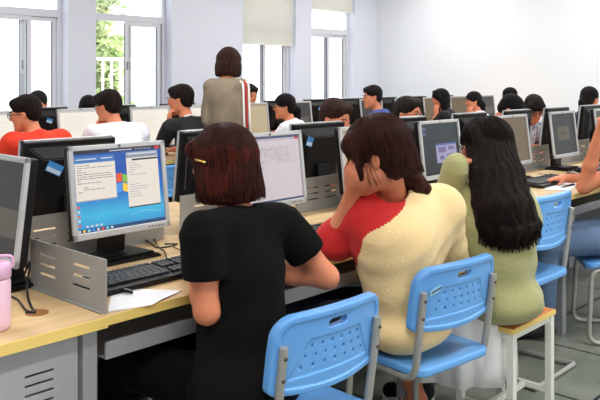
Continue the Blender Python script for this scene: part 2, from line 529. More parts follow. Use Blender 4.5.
    Q.el(P - up * .015, (.155, .118, .095), np.stack([r, f, up], 1), .03)
    for q in (-1, 1):
        h_, kn, an, toe = Lg[q]
        Q.rc(h_, kn, .083, .064, .03); Q.cc(kn, an, .062, .050, .03)
        Q.el(kn, (.064,) * 3, None, .02)
    if skirt is None:
        part('trousers', Q.mesh('trousers', max(vox, .009), lambda X, Y, Z: .003 * np.sin(40 * Z + 12 * X) * np.sin(30 * Y + 9 * X)), mat('cloth_%d_%d_%d' % bottom, bottom, .9, spec=.15, bump=(60, .2)))
    if shoes:
        for q in (-1, 1):
            h_, kn, an, toe = Lg[q]
            Fs = Field(); Fs.rc(an - up * .035 - f * .02, toe + f * .02 + up * .008, .043, .038, .02)
            Fs.cc(an - up * .03, an + up * .02, .045, .044, .01)
            part('shoe', Fs.mesh('shoe', .009), mat('shoe_black', (25, 25, 28), .6))
    # ---- hair
    hm = mat('hair_%d_%d_%d' % hairc, tuple(int(v * .8) for v in hairc), .6, spec=.10, var=(9, hair2 or tuple(min(255, int(v * 1.5 + 6)) for v in hairc), (14, 14, 1.2)), bump=(34, .9, (9, 9, .5)))
    Hf = Field()
    Ri = np.linalg.inv(HR)
    def ridges(X, Y, Z, n=30, amp=.0022):
        x, y, z = X - c[0], Y - c[1], Z - c[2]
        a = Ri[0, 0] * x + Ri[0, 1] * y + Ri[0, 2] * z; b = Ri[1, 0] * x + Ri[1, 1] * y + Ri[1, 2] * z; d = Ri[2, 0] * x + Ri[2, 1] * y + Ri[2, 2] * z
        th = np.arctan2(a, b + .02)
        w = np.clip((.085 - d) / .05, 0.15, 1)
        return amp * w * (np.sin(n * th + 3 * np.sin(6 * d * 10) * .4) + .6 * np.sin(n * 1.7 * th + 20 * d))
    if hair in ('short', 'pony', 'bangs'):
        hair_cap(Hf, hp, HR, sc * hvol, hair)
    if hair == 'bob':
        Hf.el(hp(0, -.012, .034), np.array((.087, .101, .088)) * sc, HR, .03)
        Hf.ec(hp(0, -.020, -.015), np.array((.092, .093, .075)) * sc, HR, .03, rd=.03 * sc)
        Hf.ec(hp(0, -.024, -.064), np.array((.099, .090, .050)) * sc, HR, .03, rd=.016 * sc)
        Hf.rc(hp(-.05, .068, .05), hp(.05, .068, .05), .026, .026, .02)
        Hf.el(hp(0, .125, -.065), np.array((.060, .085, .105)) * sc, HR, .008, 's')
        Hf.rc(hp(0, -.01, -.17), hp(0, -.015, -.09), .062, .056, .01, 's')
    if hair in ('long',):
        Hf.el(hp(0, -.014, .034), np.array((.088, .105, .090)) * sc, HR, .03)
        Hf.el(hp(0, -.052, -.03), np.array((.088, .066, .09)) * sc, HR, .03)
        for q in (-1, 1):
            Hf.chain([hp(q * .05, .045, .085), hp(q * .078, .03, .02), hp(q * .082, .0, -.08), hp(q * .09, -.03, -.17)], [.02, .022, .026, .03], .02)
        Hf.el(hp(0, .128, -.040), np.array((.058, .075, .100)) * sc, HR, .008, 's')
    if tail:
        pts, rs = tail
        Hf.chain([np.array(p) if len(p) == 3 and abs(p[2]) > .5 else hp(*p) for p in pts], rs, .012)
    extra = HAIR_EXTRA.get(label)
    if extra: extra(Hf, hp, HR, sc)
    part('hair', Hf.mesh('hair', .0055 if vox < .008 else .008, ridges, 1), hm)
    # ---- glasses
    if glasses:
        bm = NB()
        for q in (-1, 1):
            ring = [hp(q * .033 + .022 * math.cos(a), .098, .008 + .017 * math.sin(a)) for a in [2 * PI * j / 16 for j in range(17)]]
            tube(bm, ring, .0016 if vox < .008 else .0024, 6)
            tube(bm, [hp(q * .055, .098, .014), hp(q * .072, .07, .012), hp(q * .078, .0, .004)], .0016 if vox < .008 else .0022, 6)
        tube(bm, [hp(-.011, .099, .012), hp(0, .101, .015), hp(.011, .099, .012)], .0018, 6)
        for v in bm.verts: v.co -= base
        obj('glasses', bm, mat('glasses_frame', glasses if isinstance(glasses, tuple) else (40, 40, 46), .3, .6), root, True)
    return dict(root=root, c=c, hp=hp, N=N, P=P, S=S, A=A, f=f, r=r, base=base, HR=HR, Lg=Lg)
HAIR_EXTRA = {}
def head_strands(pp, n, zbot, radii, m, r=.0016, seed=1, face=.9, fringe=.03, s=1.0, wid=1.0, ear=None):
    rd = random.Random(seed); bm = NB(); b = Vector(pp['base']); hp = pp['hp']
    for i in range(n):
        th = rd.uniform(-PI, PI)
        front = abs(th) < face
        if ear and not front and abs(th) < ear and rd.random() > .14: front = True
        zb = (fringe + rd.uniform(-.012, .01)) if front else zbot + rd.uniform(-.012, .008)
        off = rd.uniform(.0005, .003); pts = []; ph0 = rd.uniform(.05, .6)
        a, bb, c = [v + off for v in radii]
        for j in range(9):
            ph = ph0 + (PI * .52 - ph0) * j / 8
            z = .034 + c * math.cos(ph)
            if z < zb: break
            pts.append(hp(a * math.sin(ph) * math.sin(th), -.014 + bb * math.sin(ph) * math.cos(th), z))
        z = .02
        while z > zb:
            z -= .02; q = min(1, (.02 - z) / .10)
            w = 1 + (wid - 1) * q; dth = .05 * math.sin(i * 7.1 + z * 30)
            pts.append(hp(a * w * math.sin(th + dth), -.016 - .006 * q + bb * w * .97 * math.cos(th + dth), max(z, zb)))
        if len(pts) > 2: tube(bm, [Vector(p_) - b for p_ in pts], r, 4, r2=r * .5)
    o = obj('hair_strands', bm, m, pp['root'], True); o['kind'] = 'stuff'
# ================================================================== materials used all over
WOOD = mat('desk_wood', (218, 188, 142), .38, spec=.4, var=(3.0, (204, 170, 122), (1.2, 9, 9)), bump=(40, .03, (1, 8, 8)))
EDGE = mat('desk_edge', (232, 200, 112), .4)
STEEL = mat('desk_steel', (156, 156, 160), .42, .15, bump=(120, .05))
PANEL = mat('panel_steel', (158, 158, 156), .4, .25)
DARKST = mat('dark_steel', (58, 60, 66), .5)
BLACK = mat('black_plastic', (13, 13, 15), .42, spec=.28, bump=(300, .05))
BLACK2 = mat('black_gloss', (14, 14, 16), .2, spec=.5)
SILVER = mat('silver_plastic', (188, 190, 192), .38, .25)
BLUE = mat('blue_plastic', (104, 168, 232), .34, spec=.5, coat=.15, var=(2.5, (98, 160, 228)))
TUBEM = mat('grey_tube', (168, 166, 160), .38, .35)
RIVET = mat('rivet', (92, 78, 70), .4, .6)
STICK = mat('blue_sticker', (62, 140, 214), .5)
STICKW = mat('sticker_white', (206, 222, 238), .5)
PAPER = mat('paper', (240, 240, 246), .7)

# ------------------------------------------------------------------ monitor: base centre at the origin, screen towards -Y
W_, Z0, Z1, TILT = .197, .085, .400, .12
def tiltM(): return Matrix.Translation((0, 0, Z0 + .1)) @ Matrix.Rotation(-TILT, 4, 'X') @ Matrix.Translation((0, 0, -Z0 - .1))
def strip(bm, x0, x1, z0, z1, y, mi): 
    vs = [bm.verts.new(p) for p in ((x0, y, z0), (x1, y, z0), (x1, y, z1), (x0, y, z1))]
    f = bm.faces.new(vs); f.material_index = mi

def monitor(kind, tilt=True, dark_bezel=False):
    t = thing('computer_monitor', '', 'monitor')
    T = tiltM()
    bm = NB()   # foot
    prism(bm, [(-.115, -.085), (.115, -.085), (.105, .085), (.06, .105), (-.06, .105), (-.105, .085)], 0, .012, 'z')
    prism(bm, [(-.10, -.072), (.10, -.072), (.09, .075), (-.09, .075)], .012, .020, 'z')
    bmesh.ops.bevel(bm, geom=[e for e in bm.edges if abs(e.verts[0].co.z - e.verts[1].co.z) < 1e-5 and e.verts[0].co.z > .01], offset=.004, segments=2, affect='EDGES')
    obj('stand_base', bm, BLACK, t)
    bm = NB(); prism(bm, [(.035, .016), (.075, .016), (.062, .19), (.03, .19)], -.045, .045, 'x')
    obj('stand_neck', bm, BLACK, t)
    bm = NB()   # housing
    box(bm, -W_ + .002, W_ - .002, -.012, .018, Z0 + .002, Z1 - .002, .006)
    t2 = bmesh.new()
    lo = [(-.18, Z0 + .025), (.18, Z0 + .025), (.18, Z1 - .02), (-.18, Z1 - .02)]; hi = [(-.12, Z0 + .045), (.12, Z0 + .045), (.125, Z1 - .065), (-.125, Z1 - .065)]
    a = [t2.verts.new((x, .017, z)) for x, z in lo]; b = [t2.verts.new((x, .048, z)) for x, z in hi]
    for i in range(4): t2.faces.new([a[i], a[(i + 1) % 4], b[(i + 1) % 4], b[i]])
    t2.faces.new(b); t2.faces.new(a[::-1])
    bmesh.ops.bevel(t2, geom=t2.edges[:], offset=.004, segments=2, affect='EDGES'); merge(bm, t2)
    bmesh.ops.transform(bm, matrix=T, verts=bm.verts)
    obj('housing', bm, BLACK, t)
    bm = NB()   # vent slots beside the bulge
    for i in range(16):
        z = Z0 + .06 + i * .012
        box(bm, -.172, -.152, .0235, .0245, z, z + .004); box(bm, .152, .172, .0235, .0245, z, z + .004)
    bmesh.ops.transform(bm, matrix=T, verts=bm.verts); obj('vents', bm, mat('vent_grey', (120, 122, 126), .5), t)
    bm = NB()   # bezel ring
    w = .0175
    box(bm, -W_, W_, -.022, -.008, Z1 - w, Z1, .003); box(bm, -W_, W_, -.022, -.008, Z0, Z0 + w + .006, .003)
    box(bm, -W_, -W_ + w, -.022, -.008, Z0, Z1, .003); box(bm, W_ - w, W_, -.022, -.008, Z0, Z1, .003)
    bmesh.ops.transform(bm, matrix=T, verts=bm.verts); obj('bezel', bm, BLACK if dark_bezel else SILVER, t)
    bm = NB()   # buttons on the lower bezel and the round maker's mark at the top
    for i in range(5): box(bm, .10 + i * .014, .108 + i * .014, -.0235, -.021, Z0 + .008, Z0 + .012)
    for k in range(16):
        pass
    t3 = bmesh.new(); bmesh.ops.create_cone(t3, segments=20, radius1=.0058, radius2=.0058, depth=.0012, cap_ends=True)
    merge(bm, t3, Matrix.Translation((0, -.0224, Z1 - .009)) @ Matrix.Rotation(PI / 2, 4, 'X'))
    bmesh.ops.transform(bm, matrix=T, verts=bm.verts); obj('buttons', bm, mat('badge', (90, 96, 104), .3, .5), t)
    bm = NB(); X0, X1, A0, A1 = -W_ + w, W_ - w, Z0 + w + .006, Z1 - w
    SW, SH = X1 - X0, A1 - A0
    Y = -.0125
    def q(u0, u1, v0, v1, lay, mi): strip(bm, X0 + u0 * SW, X0 + u1 * SW, A0 + v0 * SH, A0 + v1 * SH, Y - .0004 * lay, mi)
    M = SCREENS[kind](q, bm, X0, A0, SW, SH, Y)
    bmesh.ops.transform(bm, matrix=T, verts=bm.verts)
    me = bpy.data.meshes.new('screen'); bm.to_mesh(me); bm.free(); link('screen', me, M, t)
    return t

def sm(n, rgb, s=.9): return MATS[n] if n in MATS else screen_mat(n, rgb, s)
def desktop_bg():
    if 'desk_bg' in MATS: return MATS['desk_bg']
    m = bpy.data.materials.new('desk_bg'); m.use_nodes = True; nt = m.node_tree; b = nt.nodes['Principled BSDF']
    b.inputs['Base Color'].default_value = (.01, .01, .01, 1); b.inputs['Roughness'].default_value = .35
    tc = nt.nodes.new('ShaderNodeTexCoord'); sx = nt.nodes.new('ShaderNodeSeparateXYZ'); nt.links.new(tc.outputs['Object'], sx.inputs[0])
    mp = nt.nodes.new('ShaderNodeMapRange'); mp.inputs[1].default_value = .10; mp.inputs[2].default_value = .39
    nt.links.new(sx.outputs['Z'], mp.inputs[0])
    cr = nt.nodes.new('ShaderNodeValToRGB'); e = cr.color_ramp.elements
    e[0].position = 0; e[0].color = srgb(34, 132, 200); e[1].position = 1; e[1].color = srgb(20, 82, 160)
    x = e.new(.22); x.color = srgb(60, 180, 220); x = e.new(.45); x.color = srgb(24, 110, 196); x = e.new(.75); x.color = srgb(14, 84, 178)
    nt.links.new(mp.outputs[0], cr.inputs['Fac'])
    n = nt.nodes.new('ShaderNodeTexNoise'); n.inputs['Scale'].default_value = 5; nt.links.new(tc.outputs['Object'], n.inputs['Vector'])
    mx = nt.nodes.new('ShaderNodeMixRGB'); mx.blend_type = 'OVERLAY'; mx.inputs['Fac'].default_value = .35
    nt.links.new(cr.outputs['Color'], mx.inputs[1]); nt.links.new(n.outputs['Fac'], mx.inputs[2])
    nt.links.new(mx.outputs[0], b.inputs['Emission Color']); b.inputs['Emission Strength'].default_value = 1.0
    MATS['desk_bg'] = m; return m

def scr_desktop(q, bm, X0, A0, SW, SH, Y):
    M = [desktop_bg(), sm('s_title', (60, 120, 190)), sm('s_doc', (236, 226, 214), .95), sm('s_text', (120, 120, 130)), sm('s_grey', (150, 160, 176)), sm('s_dark', (30, 34, 60)),
         sm('l_red', (240, 84, 30), 1), sm('l_green', (130, 190, 60), 1), sm('l_blue', (70, 150, 226), 1), sm('l_yel', (250, 206, 60), 1), sm('s_task', (34, 76, 120)), sm('s_redx', (214, 50, 50)), sm('s_icon', (222, 222, 214)), sm('s_cyan', (150, 220, 240)), sm('s_tbar', (208, 216, 228))]
    rnd = random.Random(3)
    q(0, 1, 0, 1, 0, 0)
    q(0, 1, 0, .045, 1, 10); q(0, 1, .955, 1, 1, 5); q(.93, .99, .957, .995, 2, 11); q(.40, .66, .97, .982, 2, 14)
    for i in range(9): q(.70 + i * .022, .708 + i * .022, .968, .984, 2, 14)
    # left document window
    q(.015, .455, .385, .93, 1, 2); q(.015, .455, .845, .93, 2, 1); q(.03, .25, .885, .90, 3, 14); q(.30, .43, .885, .90, 3, 14); q(.015, .455, .838, .848, 3, 14)
    q(.015, .455, .375, .388, 2, 4)
    for i in range(15):
        v = .815 - i * .027; a = .035 if i not in (10, 11) else .10; 
        if i == 9 or i > 12: continue
        u = a
        while u < .40:
            l = .02 + rnd.random() * .05; q(u, min(u + l, .43), v - .004, v + .004, 2, 3); u += l + .008
            if rnd.random() < .12: break
    # right window with toolbar
    q(.585, .965, .235, .93, 1, 2); q(.585, .965, .865, .94, 2, 4); q(.60, .95, .905, .925, 3, 14)
    for i in range(12): q(.60 + i * .028, .612 + i * .028, .875, .892, 3, 3)
    q(.65, .965, .828, .85, 2, 5); q(.585, .965, .225, .24, 3, 5)
    for i in range(15):
        v = .80 - i * .031
        if i in (6, 7, 8): continue
        q(.61, .61 + .05 + rnd.random() * .18, v - .003, v + .003, 2, 4)
    # four-pane flag between the windows
    def pane(u0, u1, v0, v1, mi):
        n = 8; cols = []
        for i in range(n + 1):
            u = u0 + (u1 - u0) * i / n; s = .018 * math.sin((u - .44) * 26)
            cols.append((u, v0 + s, v1 + s))
        for i in range(n):
            (ua, la, ha), (ub, lb, hb) = cols[i], cols[i + 1]
            P = lambda u, v: bm.verts.new((X0 + u * SW, Y - .0009, A0 + v * SH))
            f = bm.faces.new([P(ua, la), P(ub, lb), P(ub, hb), P(ua, ha)]); f.material_index = mi
    pane(.462, .522, .555, .665, 6); pane(.53, .583, .56, .66, 7); pane(.455, .519, .425, .54, 8); pane(.527, .583, .44, .545, 9)
    # desktop icons
    for i in range(5): q(.02, .045, .30 - i * .055, .328 - i * .055, 1, 12 if i % 2 else 6)
    for i in range(4): q(.10 + i * .05, .125 + i * .05, .062, .085, 1, 12)
    for i in range(8): q(.012 + i * .05, .04 + i * .05, .008, .036, 2, (12, 9, 13, 8, 12, 6, 13, 14)[i])
    # light streak curving over the wallpaper
    for i in range(18):
        u = .60 + i * .02; v = .13 + .035 * math.sin(i / 17 * PI); q(u, u + .021, v, v + .006, 1, 13)
    return M

def scr_table(q, bm, X0, A0, SW, SH, Y):
    M = [sm('t_bg', (218, 206, 212), .86), sm('t_bar', (70, 84, 120)), sm('t_line', (150, 142, 150)), sm('t_red', (205, 60, 70)), sm('t_foot', (196, 178, 190))]
    q(0, 1, 0, 1, 0, 0); q(0, 1, .965, 1, 1, 1); q(.93, .995, .93, .965, 1, 3); q(0, .93, .93, .962, 1, 4); q(0, 1, 0, .03, 1, 1)
    q(.30, .62, .80, .803, 1, 2)
    for i in range(9): q(.10, .93, .585 + i * .032, .587 + i * .032, 1, 2)
    for i in range(12): q(.34 + i * .054, .3415 + i * .054, .585, .842, 1, 2)
    rnd = random.Random(5)
    for i in range(8):
        for j in range(9):
            if rnd.random() < .7: q(.352 + j * .054, .352 + j * .054 + .012 + rnd.random() * .02, .594 + i * .032, .604 + i * .032, 1, 2)
    for i in range(3): q(.12, .3 + rnd.random() * .1, .53 - i * .03, .536 - i * .03, 1, 2)
    return M
def scr_doc(q, bm, X0, A0, SW, SH, Y):
    M = [sm('b_bg', (244, 236, 222), .98), sm('b_bar', (206, 206, 206)), sm('b_line', (216, 206, 196))]
    q(0, 1, 0, 1, 0, 0); q(0, 1, .95, 1, 1, 1); q(0, 1, 0, .035, 1, 1)
    for i in range(10): q(.12, .5 + .3 * ((i * 7) % 5) / 5, .85 - i * .05, .856 - i * .05, 1, 2)
    return M
def scr_dialog(q, bm, X0, A0, SW, SH, Y):
    M = [sm('d_bg', (52, 66, 74), .5), sm('d_win', (176, 170, 206), .8), sm('d_bar', (88, 104, 168), .9), sm('d_tx', (120, 112, 160), .8), sm('d_task', (34, 42, 52), .7)]
    q(0, 1, 0, 1, 0, 0); q(0, 1, 0, .04, 1, 4); q(.36, .92, .22, .60, 1, 1); q(.36, .92, .56, .60, 2, 2)
    q(.42, .62, .42, .53, 2, 3); q(.68, .86, .46, .53, 2, 3); q(.44, .56, .28, .36, 2, 3); q(.64, .8, .28, .38, 2, 2)
    q(.05, .12, .88, .93, 1, 3); q(.05, .12, .78, .83, 1, 2)
    return M
def scr_brown(q, bm, X0, A0, SW, SH, Y):
    M = [sm('br_bg', (146, 124, 92), .5), sm('br_ln', (120, 104, 84), .5)]
    q(0, 1, 0, 1, 0, 0)
    for i in range(4): q(.1 + .2 * i, .105 + .2 * i, .05, .95, 1, 1)
    return M
def scr_cream(q, bm, X0, A0, SW, SH, Y):
    M = [sm('cr_bg', (206, 186, 150), .8), sm('cr_ln', (170, 150, 120), .8)]
    q(0, 1, 0, 1, 0, 0); q(0, 1, .95, 1, 1, 1); q(0, 1, 0, .04, 1, 1)
    return M
def scr_dark(q, bm, X0, A0, SW, SH, Y):
    M = [sm('dk_bg', (40, 46, 50), .3), sm('dk_w', (104, 92, 70), .6), sm('dk_l', (76, 66, 52), .6)]
    q(0, 1, 0, 1, 0, 0); q(.25, .75, .35, .68, 1, 1); q(.35, .6, .45, .56, 2, 2)
    return M
def scr_greyd(q, bm, X0, A0, SW, SH, Y):
    M = [sm('gd_bg', (80, 80, 78), .4), sm('gd_w', (110, 104, 92), .6)]
    q(0, 1, 0, 1, 0, 0); q(.3, .95, .2, .5, 1, 1); return M
SCREENS = dict(desktop=scr_desktop, table=scr_table, doc=scr_doc, dialog=scr_dialog, brown=scr_brown, cream=scr_cream, dark=scr_dark, greyd=scr_greyd)

def put_sticker(mon, u, z, ang, w=.05, h=.026):
    """a label on the bulged back of a monitor, tilted"""
    bm = NB(); M = tiltM() @ Matrix.Translation((u, .0492, z)) @ Matrix.Rotation(ang, 4, 'Y')
    t = bmesh.new(); box(t, -w, w, 0, .0012, -h, h, mi=0); merge(bm, t, M)
    t = bmesh.new(); box(t, -w * .9, w * .9, .0008, .0016, -h * .86, -h * .1); merge(bm, t, M, 1)
    me = bpy.data.meshes.new('sticker'); bm.to_mesh(me); bm.free()
    return tag(link('sticker', me, [STICK, STICKW], mon), 'blue and white sticker')

# ------------------------------------------------------------------ keyboard: centre at the origin, typist towards -Y
def keyboard():
    t = thing('keyboard', '', 'keyboard')
    bm = NB(); box(bm, -.225, .225, -.078, .078, 0, .018, .005)
    bmesh.ops.transform(bm, matrix=Matrix.Rotation(.06, 4, 'X') @ Matrix.Translation((0, 0, .005)), verts=bm.verts); obj('keyboard_case', bm, BLACK, t)
    bm = NB()
    rows = [(.058, 14), (.034, 14), (.015, 14), (-.004, 13), (-.023, 12), (-.042, 9)]
    for y, n in rows:
        wd = .285 / n
        for i in range(n):
            x = -.213 + i * wd
            if y == -.042 and i == 4: continue
            box(bm, x + .0015, x + wd - .0015, y - .008, y + .008, .018, .026, .0015, seg=1)
    box(bm, -.213 + 3.2 * .0317, -.213 + 5.6 * .0317, -.050, -.034, .018, .026, .0015, seg=1)
    for cx, nn in ((.083, 3), (.145, 4)):
        for j, (y, _) in enumerate(rows):
            if nn == 3 and j in (3,): continue
            for i in range(nn): box(bm, cx + i * .018 + .0015, cx + i * .018 + .0165, y - .008, y + .008, .018, .026, .0015, seg=1)
    bmesh.ops.transform(bm, matrix=Matrix.Rotation(.06, 4, 'X') @ Matrix.Translation((0, 0, .005)), verts=bm.verts)
    obj('keys', bm, mat('key_black', (38, 38, 42), .42), t)
    return t

# ------------------------------------------------------------------ chair: floor point under the seat centre, sitter looks towards +Y
def chair():
    t = thing('student_chair', '', 'chair')
    # backrest by an implicit plate with a slot, a recessed pad and dimples
    h = .0026; xs = np.arange(-.230, .230, h, dtype=np.float32); ys = np.arange(-.045, .075, h, dtype=np.float32); zs = np.arange(-.135, .135, h, dtype=np.float32)
    X, Y, Z = np.meshgrid(xs, ys, zs, indexing='ij')
    yc = 0.80 * X * X                                        # wraps forward at the ends
    hw = .211 - .05 * np.clip(Z, 0, 1) ; rr = np.where(Z > 0, .055, .022)
    zt = .114 - .25 * X * X; zb = -.108 - .012 * np.cos(X * 7)
    cz, hz = (zt + zb) / 2, (zt - zb) / 2
    def rbx(hw, hz, rr): 
        qx = np.abs(X) - hw + rr; qz = np.abs(Z - cz) - hz + rr
        return np.sqrt(np.maximum(qx, 0) ** 2 + np.maximum(qz, 0) ** 2) + np.minimum(np.maximum(qx, qz), 0) - rr
    d2 = rbx(hw, hz, rr); th = .0145
    d = np.maximum(d2 + .006, np.abs(Y - yc) - th + .006); d = np.where((d2 > -.006) & (np.abs(Y - yc) > th - .006), np.sqrt(np.maximum(d2 + .006, 0) ** 2 + np.maximum(np.abs(Y - yc) - th + .006, 0) ** 2) , d) - .006
    back = -(Y - yc)                                          # depth seen from behind
    inner = rbx(hw - .022, hz - .020, np.maximum(rr - .02, .012))
    d = np.maximum(d, -np.maximum(inner, .0095 - back))
    wpad = .150 - .55 * (Z + .06); zc = Z + .20 * X * X
    pad = np.maximum(np.abs(X) - wpad, np.maximum(zc - .036, -.066 - zc))
    d = np.maximum(d, -np.maximum(pad, .0060 - back))
    sx, sz = X, Z - .068
    slot = np.sqrt(np.maximum(np.abs(sx) - .024, 0) ** 2 + (sz * (1.0) + .0) ** 2) - .0125
    d = np.maximum(d, -slot)
    rimd = np.abs(slot - .006) - .004
    for j, (z, n) in enumerate(((.016, 6), (-.012, 7), (-.040, 7))):
        w = (.150 - .55 * (z + .06)) - .018
        for i in range(n):
            x = -w + 2 * w * i / (n - 1) + (.0 if j % 2 else .004)
            z_ = z - .20 * x * x
            e = np.sqrt(((X - x) / .0036) ** 2 + ((Z - z_) / .0058) ** 2) - 1
            d = np.maximum(d, -np.maximum(e * .0036, -.001 - back * 0 + (np.abs(Y - yc) - .02)))
    d[0] = d[-1] = .1; d[:, 0] = d[:, -1] = .1; d[:, :, 0] = d[:, :, -1] = .1
    me = surf('backrest', d.astype(np.float32), np.array((-.230, -.045, -.135)), h, 1)
    me.transform(Matrix.Translation((0, -.195, .668)) @ Matrix.Rotation(.14, 4, 'X'))
    link('backrest', me, BLUE, t)
    # seat
    S = Field()
    h2 = .005; xs = np.arange(-.22, .22, h2, dtype=np.float32); ys = np.arange(-.22, .22, h2, dtype=np.float32); zs = np.arange(.385, .465, h2, dtype=np.float32)
    X, Y, Z = np.meshgrid(xs, ys, zs, indexing='ij')
    qx = np.abs(X) - .19 + .05; qy = np.abs(Y) - .185 + .05
    d2 = np.sqrt(np.maximum(qx, 0) ** 2 + np.maximum(qy, 0) ** 2) + np.minimum(np.maximum(qx, qy), 0) - .05
    topz = .438 - .012 * np.exp(-((X / .12) ** 2 + ((Y + .02) / .12) ** 2)) - .25 * np.maximum(Y - .12, 0)
    d = np.maximum(d2, np.maximum(Z - topz, (topz - .030) - Z))
    d[0] = d[-1] = .1; d[:, 0] = d[:, -1] = .1; d[:, :, 0] = d[:, :, -1] = .1
    link('seat', surf('seat', d.astype(np.float32), np.array((-.22, -.22, .385)), h2, 2), BLUE, t)
    for q in (-1, 1):
        bm = NB(); yp = lambda z: -.189 - (z - .668) * .14
        pts = fillet([(q * .186, yp(.70), .70), (q * .186, yp(.55), .55), (q * .184, yp(.395), .395), (q * .175, .155, .395), (q * .190, .175, .014), (q * .198, -.20, .014)], .055, 7)
        tube(bm, pts, .0125, 12); obj('side_frame', bm, TUBEM, t, angle=1.0)
        for z in (.672, .612):
            bm = NB(); u = bmesh.new(); bmesh.ops.create_uvsphere(u, u_segments=10, v_segments=6, radius=.0062)
            merge(bm, u, Matrix.Translation((q * .187, yp(z) - .011, z))); obj('rivet', bm, RIVET, t, True)
    bm = NB(); tube(bm, [(-.195, -.20, .014), (.195, -.20, .014)], .0115, 10); obj('floor_bar', bm, TUBEM, t, angle=1.0)
    bm = NB(); tube(bm, [(-.165, .05, .392), (.165, .05, .392)], .010, 10); obj('seat_bar', bm, TUBEM, t, angle=1.0)
    return t

# ------------------------------------------------------------------ wooden-topped stool
def stool(loc, rz, label):
    t = thing('wooden_stool', label, 'stool', loc, rz)
    hx, hy = .175, .125
    bm = NB(); box(bm, -hx, hx, -hy, hy, .428, .448, .003); obj('seat', bm, mat('stool_wood', (206, 132, 62), .35, var=(4, (190, 112, 46), (1, 9, 9)), coat=.3), t)
    bm = NB()
    for a in ((-hx - .002, hx + .002, -hy - .003, -hy), (-hx - .002, hx + .002, hy, hy + .003), (-hx - .003, -hx, -hy, hy), (hx, hx + .003, -hy, hy)): box(bm, *a, .428, .446)
    obj('edge_band', bm, EDGE, t)
    WH = mat('white_steel', (222, 220, 212), .4)
    for sx in (-1, 1):
        for sy in (-1, 1):
            bm = NB(); box(bm, sx * (hx - .016) - .014, sx * (hx - .016) + .014, sy * (hy - .016) - .014, sy * (hy - .016) + .014, 0, .428, .002)
            obj('leg', bm, WH, t)
    bm = NB()
    for sy in (-1, 1): box(bm, -hx + .03, hx - .03, sy * (hy - .016) - .010, sy * (hy - .016) + .010, .402, .427, .002)
    for sx in (-1, 1): box(bm, sx * (hx - .016) - .010, sx * (hx - .016) + .010, -hy + .03, hy - .03, .402, .427, .002)
    obj('seat_frame', bm, WH, t)
    for sx in (-1, 1):
        bm = NB(); box(bm, sx * (hx - .016) - .010, sx * (hx - .016) + .010, -hy + .03, hy - .03, .11, .132, .002); obj('stretcher', bm, WH, t)
    bm = NB(); box(bm, -hx + .026, hx - .026, -.010, .010, .11, .132, .002); obj('stretcher', bm, WH, t)
    return t

# ------------------------------------------------------------------ desk unit: x 0..L, sitter edge at y 0, depth D towards +Y
def desk(L=1.45, D=.690):
    t = thing('computer_desk', '', 'desk')
    bm = NB(); box(bm, .001, L - .001, .004, D, .724, .75, .002); obj('worktop', bm, WOOD, t)
    bm = NB(); box(bm, .001, L - .001, 0, .004, .724, .75, .001); obj('edge_band', bm, EDGE, t)
    for x in (.0, L - .05):
        for y in (.03, D - .06):
            bm = NB(); box(bm, x + .002, x + .048, y, y + .045, 0, .724, .002); obj('leg', bm, STEEL, t)
    bm = NB(); box(bm, .015, L - .05, .026, .036, .630, .670, .001); box(bm, .015, L - .05, .026, .30, .624, .632, .001); obj('keyboard_tray', bm, STEEL, t)
    bm = NB(); box(bm, .05, L - .05, D - .05, D - .04, .18, .72, .001); obj('back_panel', bm, DARKST, t)
    return t

def slotted(bm, x0, x1, z0, z1, slots, th=.006, axis='x', off=0.0, rad=0.0):
    """a sheet with real slots cut: built from boxes around them; slots = (a0,a1,b0,b1)"""
    xs = sorted(set([x0, x1] + [s for q in slots for s in q[:2]])); zs = sorted(set([z0, z1] + [s for q in slots for s in q[2:]]))
    for i in range(len(xs) - 1):
        for j in range(len(zs) - 1):
            cx, cz = (xs[i] + xs[i + 1]) / 2, (zs[j] + zs[j + 1]) / 2
            if any(a < cx < b and c < cz < d for a, b, c, d in slots): continue
            if axis == 'x': box(bm, xs[i], xs[i + 1], off - th / 2, off + th / 2, zs[j], zs[j + 1])
            else: box(bm, off - th / 2, off + th / 2, xs[i], xs[i + 1], zs[j], zs[j + 1])
    bmesh.ops.remove_doubles(bm, verts=bm.verts, dist=1e-5)
